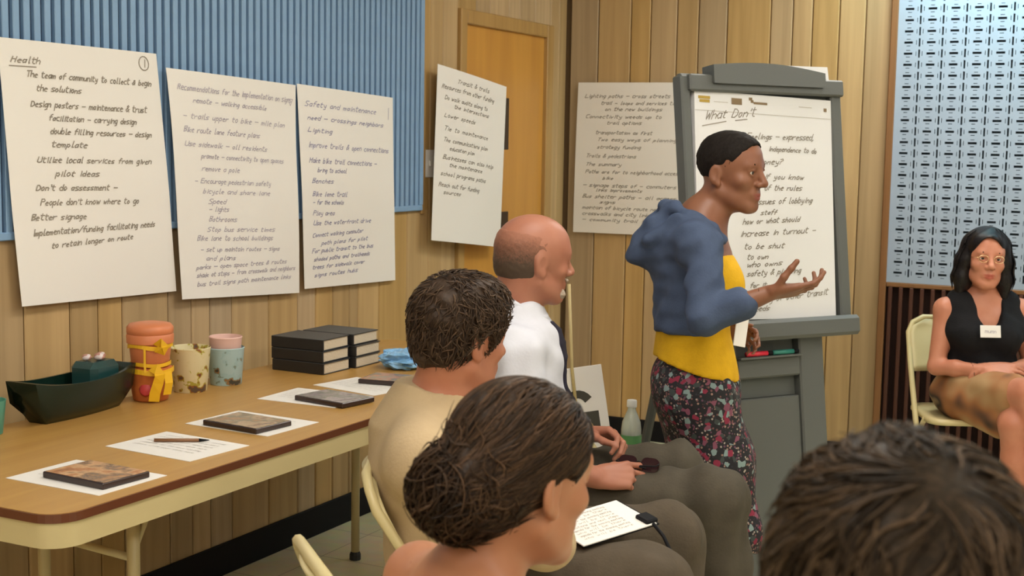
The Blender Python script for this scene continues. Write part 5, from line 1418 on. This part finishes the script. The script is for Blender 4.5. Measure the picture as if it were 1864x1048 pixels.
# ---- woman with the hair bun ---------------------------------------------------------------------
def bun_woman():
    sk = skin('tan_skin', (.44, .198, .105), .42)
    p = Person((-.02, 1.80, 0), 'seated woman with dark brown hair in a low bun and bare shoulders, seen from behind', sk)
    hd = Head((.018, 1.80, 1.052), frame(42, 10), 1.0)
    S = SDF(); hd.build(S, jaw=.95)
    nb = np.array([-.050, 1.77, .905]); S.cone(hd.T(0, -.03, -.05), nb, .050, .055, .03)
    cs, sn_ = math.cos(math.radians(20)), math.sin(math.radians(20))
    rr = np.array([sn_, -cs, 0]); ff = np.array([cs, sn_, 0]); C0 = np.array([-.07, 1.775, 0])
    Z = lambda a, b, z: C0 + rr*a + ff*b + np.array([0, 0, z])
    Fr = frame(20)
    S.ell(Z(0, 0, .76), (.16, .105, .15), Fr, .05); S.ell(Z(0, .01, .60), (.145, .105, .13), Fr, .06); S.ell(Z(0, .01, .52), (.165, .13, .09), Fr, .06)
    sR, sL = Z(.165, -.0, .862), Z(-.165, .0, .862); eR, eL = Z(.20, .06, .62), Z(-.20, .08, .62); wR, wL = Z(.09, .24, .60), Z(-.09, .26, .60)
    for s_, e_, w_, sd_ in ((sR, eR, wR, -1), (sL, eL, wL, 1)):
        S.cone(nb+(0, 0, -.008), s_, .048, .048, .05); S.chain([s_, e_], [.048, .037], .03); S.chain([e_, w_], [.037, .024], .015)
        hand(S, w_, ff*.9 + rr*.4*sd_, (0, 0, 1), sd_, [(20, 30, 20)]*4, [(.8, .4, -.3)]*3, .93)
    p.body(S, .008, [(*hd.box(.02, .15), .0034), (nb-(.2, .22, .08), nb+(.2, .22, .035), .005)][:1], hd)
    p.eyes(hd)
    hm_ = hairmat('dark_brown_long_hair', (.016, .009, .005), (.100, .054, .028), .48, .15); p.brows(hd, hm_)
    bun = hd.T(-.005, -.108, -.028)
    H = SDF(); H.ell(hd.T(0, -.012, .040), np.array([.086, .109, .092]), hd.F, .01); H.ell(hd.T(0, -.075, -.02), (.066, .056, .060), hd.F, .04); H.ell(bun, (.064, .050, .058), hd.F, .03)
    H.cut(hd.T(0, .082, .078), hd.F @ np.array([0, .86, -.50])); 
    for x in (-1, 1): H.ell(hd.T(x*.088, .016, -.022), (.034, .030, .040), hd.F, .01, 's')
    H.cut(hd.T(0, -.06, -.095), hd.F @ np.array([0, .35, -1]))
    H0 = SDF(); H0.ops = list(H.ops); H.disp = folds(.0024, 90, 17); V, Q = H.mesh(.0036); p.put('hair', V, Q, hm_, np.clip(rng.normal(.08, .08, len(V)), 0, 1))
    # combed back strands running from the hairline to the bun
    keep = lambda P: (np.abs(H0.at(P)) < .004) & (hd.L(P)[:, 1] > -.085) & (hd.L(P)[:, 2] > -.085)
    sd = seeds_on(H0, hd.T(0, -.01, .03), 1900, keep)
    def back(P):
        l = hd.L(P); d = bun - P; d /= np.maximum(np.linalg.norm(d, axis=1, keepdims=True), 1e-6)
        return d + .10*np.stack([np.sin(l[:, 2]*60+l[:, 0]*30)]*3, 1)*hd.F[:, 0]
    strands(p, 'combed_strands', grow(H0, sd, back, 13, .0085, .0006, .0026, .10, .10), .0017, hm_, 0, 1, (.5, 1, .5))
    # coils of the bun and stray tufts
    n = 420; P_ = []
    ax = hd.F
    for i in range(n):
        tl_ = rng.normal(0, .5, 3); R0 = Matrix.Rotation(rng.normal(0, .55), 3, Vector((0, 0, 1))) @ Matrix.Rotation(rng.normal(0, .55), 3, 'X')
        a0 = rng.uniform(0, 6.28); ln = rng.uniform(1.2, 2.8); rad = rng.uniform(.88, 1.10)
        t = a0 + np.linspace(0, ln, 12); loc = np.stack([.062*np.cos(t), .016*np.sin(2*t+tl_[0])+rng.uniform(-.05, .02)*1.0, .057*np.sin(t)], 1)
        loc[:, 0] *= np.sqrt(np.clip(1-(loc[:, 1]/.066)**2, .2, 1)); loc[:, 2] *= np.sqrt(np.clip(1-(loc[:, 1]/.066)**2, .2, 1))
        P_.append(bun + (loc*rad @ np.array(R0).T) @ ax.T)
    strands(p, 'bun_strands', np.array(P_), .0019, hm_, 0, .9, (.4, 1, .4))
    sd = seeds_on(H0, bun, 260, lambda P: (np.linalg.norm(P-bun, axis=1) < .085) & (np.abs(H0.at(P)) < .006))
    def out(P): d = P-bun; d /= np.linalg.norm(d, axis=1, keepdims=True); return np.cross(d, hd.F[:, 1]) + .3*d
    strands(p, 'stray_tufts', grow(H0, sd, out, 8, .0065, .001, .009, .6, .6), .0016, hm_, 0, 1, (.6, 1, .2))
    T = SDF(); T.ell(Z(0, 0, .74), (.168, .113, .155), Fr, .05); T.ell(Z(0, .01, .60), (.153, .113, .13), Fr, .06); T.cut((0, 0, .80), (0, 0, 1)); T.cut((0, 0, .50), (0, 0, -1))
    for a in (.085, -.085): T.chain([Z(a, -.10, .78), Z(a*.95, -.055, .875), Z(a*.9, .02, .885), Z(a, .09, .82)], [.012, .010, .010, .012], .01)
    p.part('tank_top', T, cloth('cream_cotton', (.62, .52, .36), .04), .007)
    hips = [Z(.1, .0, .53), Z(-.1, .0, .53)]; kn = [Z(.11, .40, .54), Z(-.11, .40, .54)]; an = [Z(.11, .42, .10), Z(-.11, .42, .10)]
    Tr = SDF(); Tr.ell(Z(0, 0, .53), (.17, .13, .10), Fr, .05); seat_legs(Tr, hips, kn, an, (.09, .068, .06, .048)); Tr.cut((0, 0, .05), (0, 0, -1)); Tr.disp = folds(.004, 26, 61)
    p.part('trousers', Tr, cloth('dark_blue_trousers', (.03, .035, .06), .1), .008); shoes(p, an, ff, M['shoe'])
bun_woman()

# ---- person nearest the camera, only the hair in view --------------------------------------------
def near_person():
    sk = skin('pale_skin', (.58, .30, .20), .45)
    p = Person((.29, .96, 0), 'person with tousled brown hair nearest the camera, seen from behind', sk)
    hd = Head((.296, .985, 1.144), frame(80, 14), 1.02)
    S = SDF(); hd.build(S); nb = np.array([.285, .93, 1.03]); S.cone(hd.T(0, -.035, -.05), nb, .056, .06, .03)
    Fr = frame(80); rr, ff = Fr[:, 0], Fr[:, 1]; C0 = np.array([.285, .91, 0]); Z = lambda a, b, z: C0 + rr*a + ff*b + np.array([0, 0, z])
    S.ell(Z(0, 0, .86), (.17, .11, .16), Fr, .05); S.ell(Z(0, .01, .66), (.155, .115, .15), Fr, .06)
    sR, sL = Z(.18, 0, .96), Z(-.18, 0, .96); eR, eL = Z(.22, .08, .70), Z(-.22, .08, .70); wR, wL = Z(.10, .28, .63), Z(-.10, .28, .63)
    for s_, e_, w_, sd_ in ((sR, eR, wR, -1), (sL, eL, wL, 1)):
        S.cone(nb+(0, 0, -.02), s_, .05, .052, .05); S.chain([s_, e_], [.052, .042], .03); S.chain([e_, w_], [.042, .026], .015)
        hand(S, w_, ff*.9 + rr*.4*sd_, (0, 0, 1), sd_, [(20, 30, 20)]*4, [(.8, .4, -.3)]*3)
    p.body(S, .008, [(*hd.box(.02, .12), .0045)], hd); p.eyes(hd)
    hm_ = hairmat('tousled_brown_hair', (.014, .009, .005), (.105, .066, .038), .55, .10); p.brows(hd, hm_)
    H = SDF(); H.ell(hd.T(0, -.020, .036), np.array([.098, .118, .100]), hd.F, .01); H.ell(hd.T(.0, -.06, -.03), (.088, .074, .075), hd.F, .04); H.ell(hd.T(0, .03, .075), (.08, .08, .066), hd.F, .03)
    H.cut(hd.T(0, .088, .070), hd.F @ np.array([0, .9, -.45])); H.cut(hd.T(0, -.06, -.10), hd.F @ np.array([0, 0, -1]))
    for x in (-1, 1): H.ell(hd.T(x*.098, .02, -.03), (.034, .026, .042), hd.F, .008, 's')
    H0 = SDF(); H0.ops = list(H.ops); H.disp = folds(.0035, 70, 71); V, Q = H.mesh(.0042); p.put('hair', V, Q, hm_, np.clip(rng.normal(.08, .08, len(V)), 0, 1))
    cr_ = hd.T(.012, -.085, .098)
    sd = seeds_on(H0, hd.T(0, -.02, .03), 3400, lambda P: (np.abs(H0.at(P)) < .004) & (hd.L(P)[:, 2] > -.09))
    W_ = [(rng.normal(size=3), rng.uniform(0, 6.28)) for _ in range(5)]
    def whorl(P):
        d = P - cr_; d /= np.maximum(np.linalg.norm(d, axis=1, keepdims=True), 1e-6)
        sw_ = np.cross(d, hd.F[:, 2]); n = sum(np.sin(P @ w*38 + q)for w, q in W_)/3
        return d + .35*sw_ + sw_*n[:, None]*.8
    strands(p, 'loose_strands', grow(H0, sd, whorl, 11, .0085, .0005, rng.uniform(.002, .010, len(sd)), .22, .25), .0014, hm_)
    T = SDF(); T.ell(Z(0, 0, .86), (.18, .12, .17), Fr, .05); T.ell(Z(0, .01, .66), (.165, .125, .16), Fr, .06)
    for s_, e_ in ((sR, eR), (sL, eL)): T.cone(nb+(0, 0, -.05), s_, .055, .06, .05); T.chain([s_, s_*.45+e_*.55], [.064, .062], .03)
    T.cut((0, 0, 1.02), (0, 0, 1)); T.cut((0, 0, .52), (0, 0, -1)); p.part('shirt', T, cloth('dark_green_shirt', (.05, .07, .06), .1), .008)
    hips = [Z(.1, 0, .53), Z(-.1, 0, .53)]; kn = [Z(.12, .43, .55), Z(-.12, .43, .55)]; an = [Z(.12, .45, .10), Z(-.12, .45, .10)]
    Tr = SDF(); Tr.ell(Z(0, 0, .54), (.18, .14, .11), Fr, .05); seat_legs(Tr, hips, kn, an, (.09, .072, .065, .05)); Tr.cut((0, 0, .05), (0, 0, -1))
    p.part('trousers', Tr, cloth('dark_trousers', (.04, .04, .045), .1), .009); shoes(p, an, ff, M['shoe'])
near_person()

# ---- seated woman in black -----------------------------------------------------------------------
def black_woman():
    sk = skin('rosy_skin', (.56, .235, .145), .40, lip=(.42, .07, .05))
    p = Person((1.87, 5.42, 0), 'seated woman with long black hair, sleeveless black top and crossed legs by the blue grille', sk)
    hd = Head((1.872, 5.37, 1.068), frame(-96, -2, 3), .96)
    S = SDF(); hd.build(S, jaw=.95)
    nb = np.array([1.885, 5.42, .925]); S.cone(hd.T(0, -.03, -.05), nb, .048, .052, .03)
    S.ell((1.885, 5.41, .78), (.145, .10, .14), k=.05); S.ell((1.885, 5.41, .60), (.14, .11, .13), k=.06); S.ell((1.885, 5.42, .52), (.165, .13, .09), k=.06)
    sR, sL = np.array([1.737, 5.41, .862]), np.array([2.035, 5.41, .862]); eR, eL = np.array([1.700, 5.37, .635]), np.array([2.08, 5.37, .64]); wR, wL = np.array([1.845, 5.215, .645]), np.array([1.945, 5.22, .655])
    for s_, e_, w_, sd_ in ((sR, eR, wR, -1), (sL, eL, wL, 1)):
        S.cone(nb+(0, 0, -.02), s_, .043, .040, .05); S.chain([s_, e_], [.042, .033], .03); S.chain([e_, e_*.6+w_*.4, w_], [.033, .032, .023], .015)
    hand(S, wR, (.95, -.22, .02), (.05, -.5, .85), -1, [(10, 20, 15), (12, 22, 15), (14, 24, 15), (16, 26, 15)], [(.8, .4, -.3)]*3, .92)
    hand(S, wL, (-.95, -.15, -.05), (.05, -.6, .8), 1, [(16, 26, 20)]*4, [(.8, .4, -.3)]*3, .92)
    hips = [np.array([1.80, 5.40, .52]), np.array([1.98, 5.40, .52])]
    kA, aA = np.array([1.93, 4.985, .600]), np.array([2.035, 4.88, .235])        # upper leg crossed over
    kB, aB = np.array([1.895, 5.02, .475]), np.array([1.93, 5.02, .09])
    S.chain([hips[0], kA], [.085, .058], .03); S.chain([kA, kA*.65+aA*.35, aA], [.056, .054, .033], .02); S.chain([aA, aA+(.02, -.05, -.05), aA+(.04, -.12, -.10)], [.034, .03, .02], .02)
    S.chain([hips[1], kB], [.085, .058], .03); S.chain([kB, kB*.65+aB*.35, aB], [.056, .053, .033], .02); S.chain([aB, aB+(0, -.06, -.055), aB+(0, -.14, -.068)], [.033, .028, .02], .02)
    p.body(S, .008, [(*hd.box(.02, .12), .0034), (np.array([1.80, 5.12, .58]), np.array([1.985, 5.27, .72]), .003)], hd)
    p.eyes(hd); hm_ = hairmat('long_black_hair', (.006, .005, .006), (.028, .022, .022), .35); p.brows(hd, hm_)
    H = SDF(); q = hd.s; H.ell(hd.T(0, -.022, .036), np.array([.086, .103, .098])*q, hd.F, .01); H.ell(hd.T(0, .012, .066), np.array([.074, .084, .064])*q, hd.F, .02)
    for x in (-1, 1):
        H.chain([hd.T(x*.062, -.005, .06), hd.T(x*.080, -.005, -.01), hd.T(x*.085, -.012, -.08), hd.T(x*.092, -.02, -.145)], [.03*q, .030*q, .032*q, .020*q], .03)
    H.chain([hd.T(0, -.08, .0), hd.T(0, -.085, -.12)], [.075*q, .07*q], .04)
    H.ell(hd.T(.004, .085, -.018), np.array([.057, .078, .110])*q, hd.F, .008, 's'); H.cut(hd.T(0, .10, .085), hd.F @ np.array([0, 1, -.25]))
    H0 = SDF(); H0.ops = list(H.ops); H.disp = folds(.0035, 60, 81, (1, 1, .3)); V, Q = H.mesh(.0042); p.put('hair', V, Q, hm_, rng.uniform(0, .5, len(V)))
    sd = seeds_on(H0, hd.T(0, -.02, .02), 700, lambda P: (np.abs(H0.at(P)) < .005) & (hd.L(P)[:, 2] > -.02) & (hd.L(P)[:, 1] < .015))
    strands(p, 'hair_strands', grow(H0, sd, lambda P: np.tile(np.array([0, 0, -1.]), (len(P), 1)) + .5*(P-hd.c)*np.array([1, 1, 0])/.1, 10, .012, .001, .004, .12, .15), .0022, hm_)
    # glasses
    for x in (-1, 1):
        pts = [tuple(hd.T(x*.031 + .020*math.cos(t), .104, .004 + .0145*math.sin(t)) @ ROT.T - p.base) for t in np.linspace(0, 2*math.pi, 17)]
        MB().tube(pts, .0011, 5, False).build('glasses_rim', M['goldm'], p.root, True)
        MB().tube([tuple(hd.T(x*.051, .104, .008) @ ROT.T - p.base), tuple(hd.T(x*.078, .0, .006) @ ROT.T - p.base)], .0011, 5).build('glasses_arm', M['goldm'], p.root, True)
    MB().tube([tuple(hd.T(-.011, .104, .006) @ ROT.T - p.base), tuple(hd.T(.011, .104, .006) @ ROT.T - p.base)], .0012, 5).build('glasses_bridge', M['goldm'], p.root, True)
    T = SDF(); T.ell((1.885, 5.41, .79), (.150, .112, .145), k=.05); T.ell((1.885, 5.405, .62), (.152, .122, .13), k=.06)
    for x in (-1, 1): T.ell((1.885+x*.07, 5.325, .765), (.068, .06, .065), k=.05); T.chain([(1.885+x*.110, 5.38, .78), (1.885+x*.098, 5.405, .898)], [.055, .046], .03)
    T.ell((1.885, 5.46, .84), (.135, .06, .10), k=.03)
    T.ell((1.885, 5.29, .925), (.060, .15, .125), k=.012, op='s')
    T.cut((0, 0, .56), (0, 0, -1)); T.disp = folds(.003, 34, 91); p.part('top', T, cloth('black_jersey', (.008, .008, .010), .1), .006)
    K = SDF(); K.ell((1.885, 5.42, .53), (.175, .14, .10), k=.05); K.chain([hips[0], hips[0]*.25+kA*.75], [.098, .082], .04); K.chain([hips[1], hips[1]*.35+kB*.65], [.098, .082], .04); K.cone(hips[0]+(.02, -.1, -.01), kB+(-.02, .12, 0), .09, .07, .05)
    K.cut((0, 5.28, .655), (0, .35, 1)); K.disp = folds(.004, 28, 95)
    p.part('skirt', K, blotch('tan_black_print', [(.36,.19,.07),(.42,.26,.12),(.34,.14,.05),(.02,.015,.015),(.40,.27,.14)], 4.2, .8, pos=[.15,.40,.50,.60,.66], detail=2, ramp='LINEAR'), .006)
    sh = SDF(); sh.chain([aA+(.0, -.02, -.055), aA+(.02, -.06, -.075), aA+(.04, -.12, -.118)], [.03, .03, .022], .02); sh.chain([aB+(0, .02, -.06), aB+(0, -.06, -.064), aB+(0, -.14, -.07)], [.026, .026, .022], .02)
    p.part('shoes', sh, mat('black_sandal', (.012, .01, .01), .5), .005)
    mb = MB().box((-.040, -.0015, -.024), (.040, .0015, .024), bev=.001)
    t0 = _v(lw_(1.868, 5.255, .795)); mb.xf(Matrix.Translation(Vector(t0-p.base)) @ Matrix.Rotation(YAW, 4, 'Z') @ Matrix.Rotation(math.radians(-14), 4, 'X')); tg = mb.build('name_tag', M['sheetwhite'], p.root)
    st, wd_ = strokes('mumn', .014); kx = .045/wd_; RR = Matrix.Translation(Vector(t0-p.base)) @ Matrix.Rotation(YAW, 4, 'Z') @ Matrix.Rotation(math.radians(-14), 4, 'X')
    tv, tf = ribbons([[(x*kx-.022, y-.006) for x, y in pl] for pl in st], .002, lambda x, y: RR @ Vector((x, -.0022, y))); o = ob('tag_lettering', tv, tf, M['inkfaint'], p.root); o.parent = tg
M['goldm'] = mat('gold_rim', (.8, .62, .35), .25, metal=1.0)
black_woman()
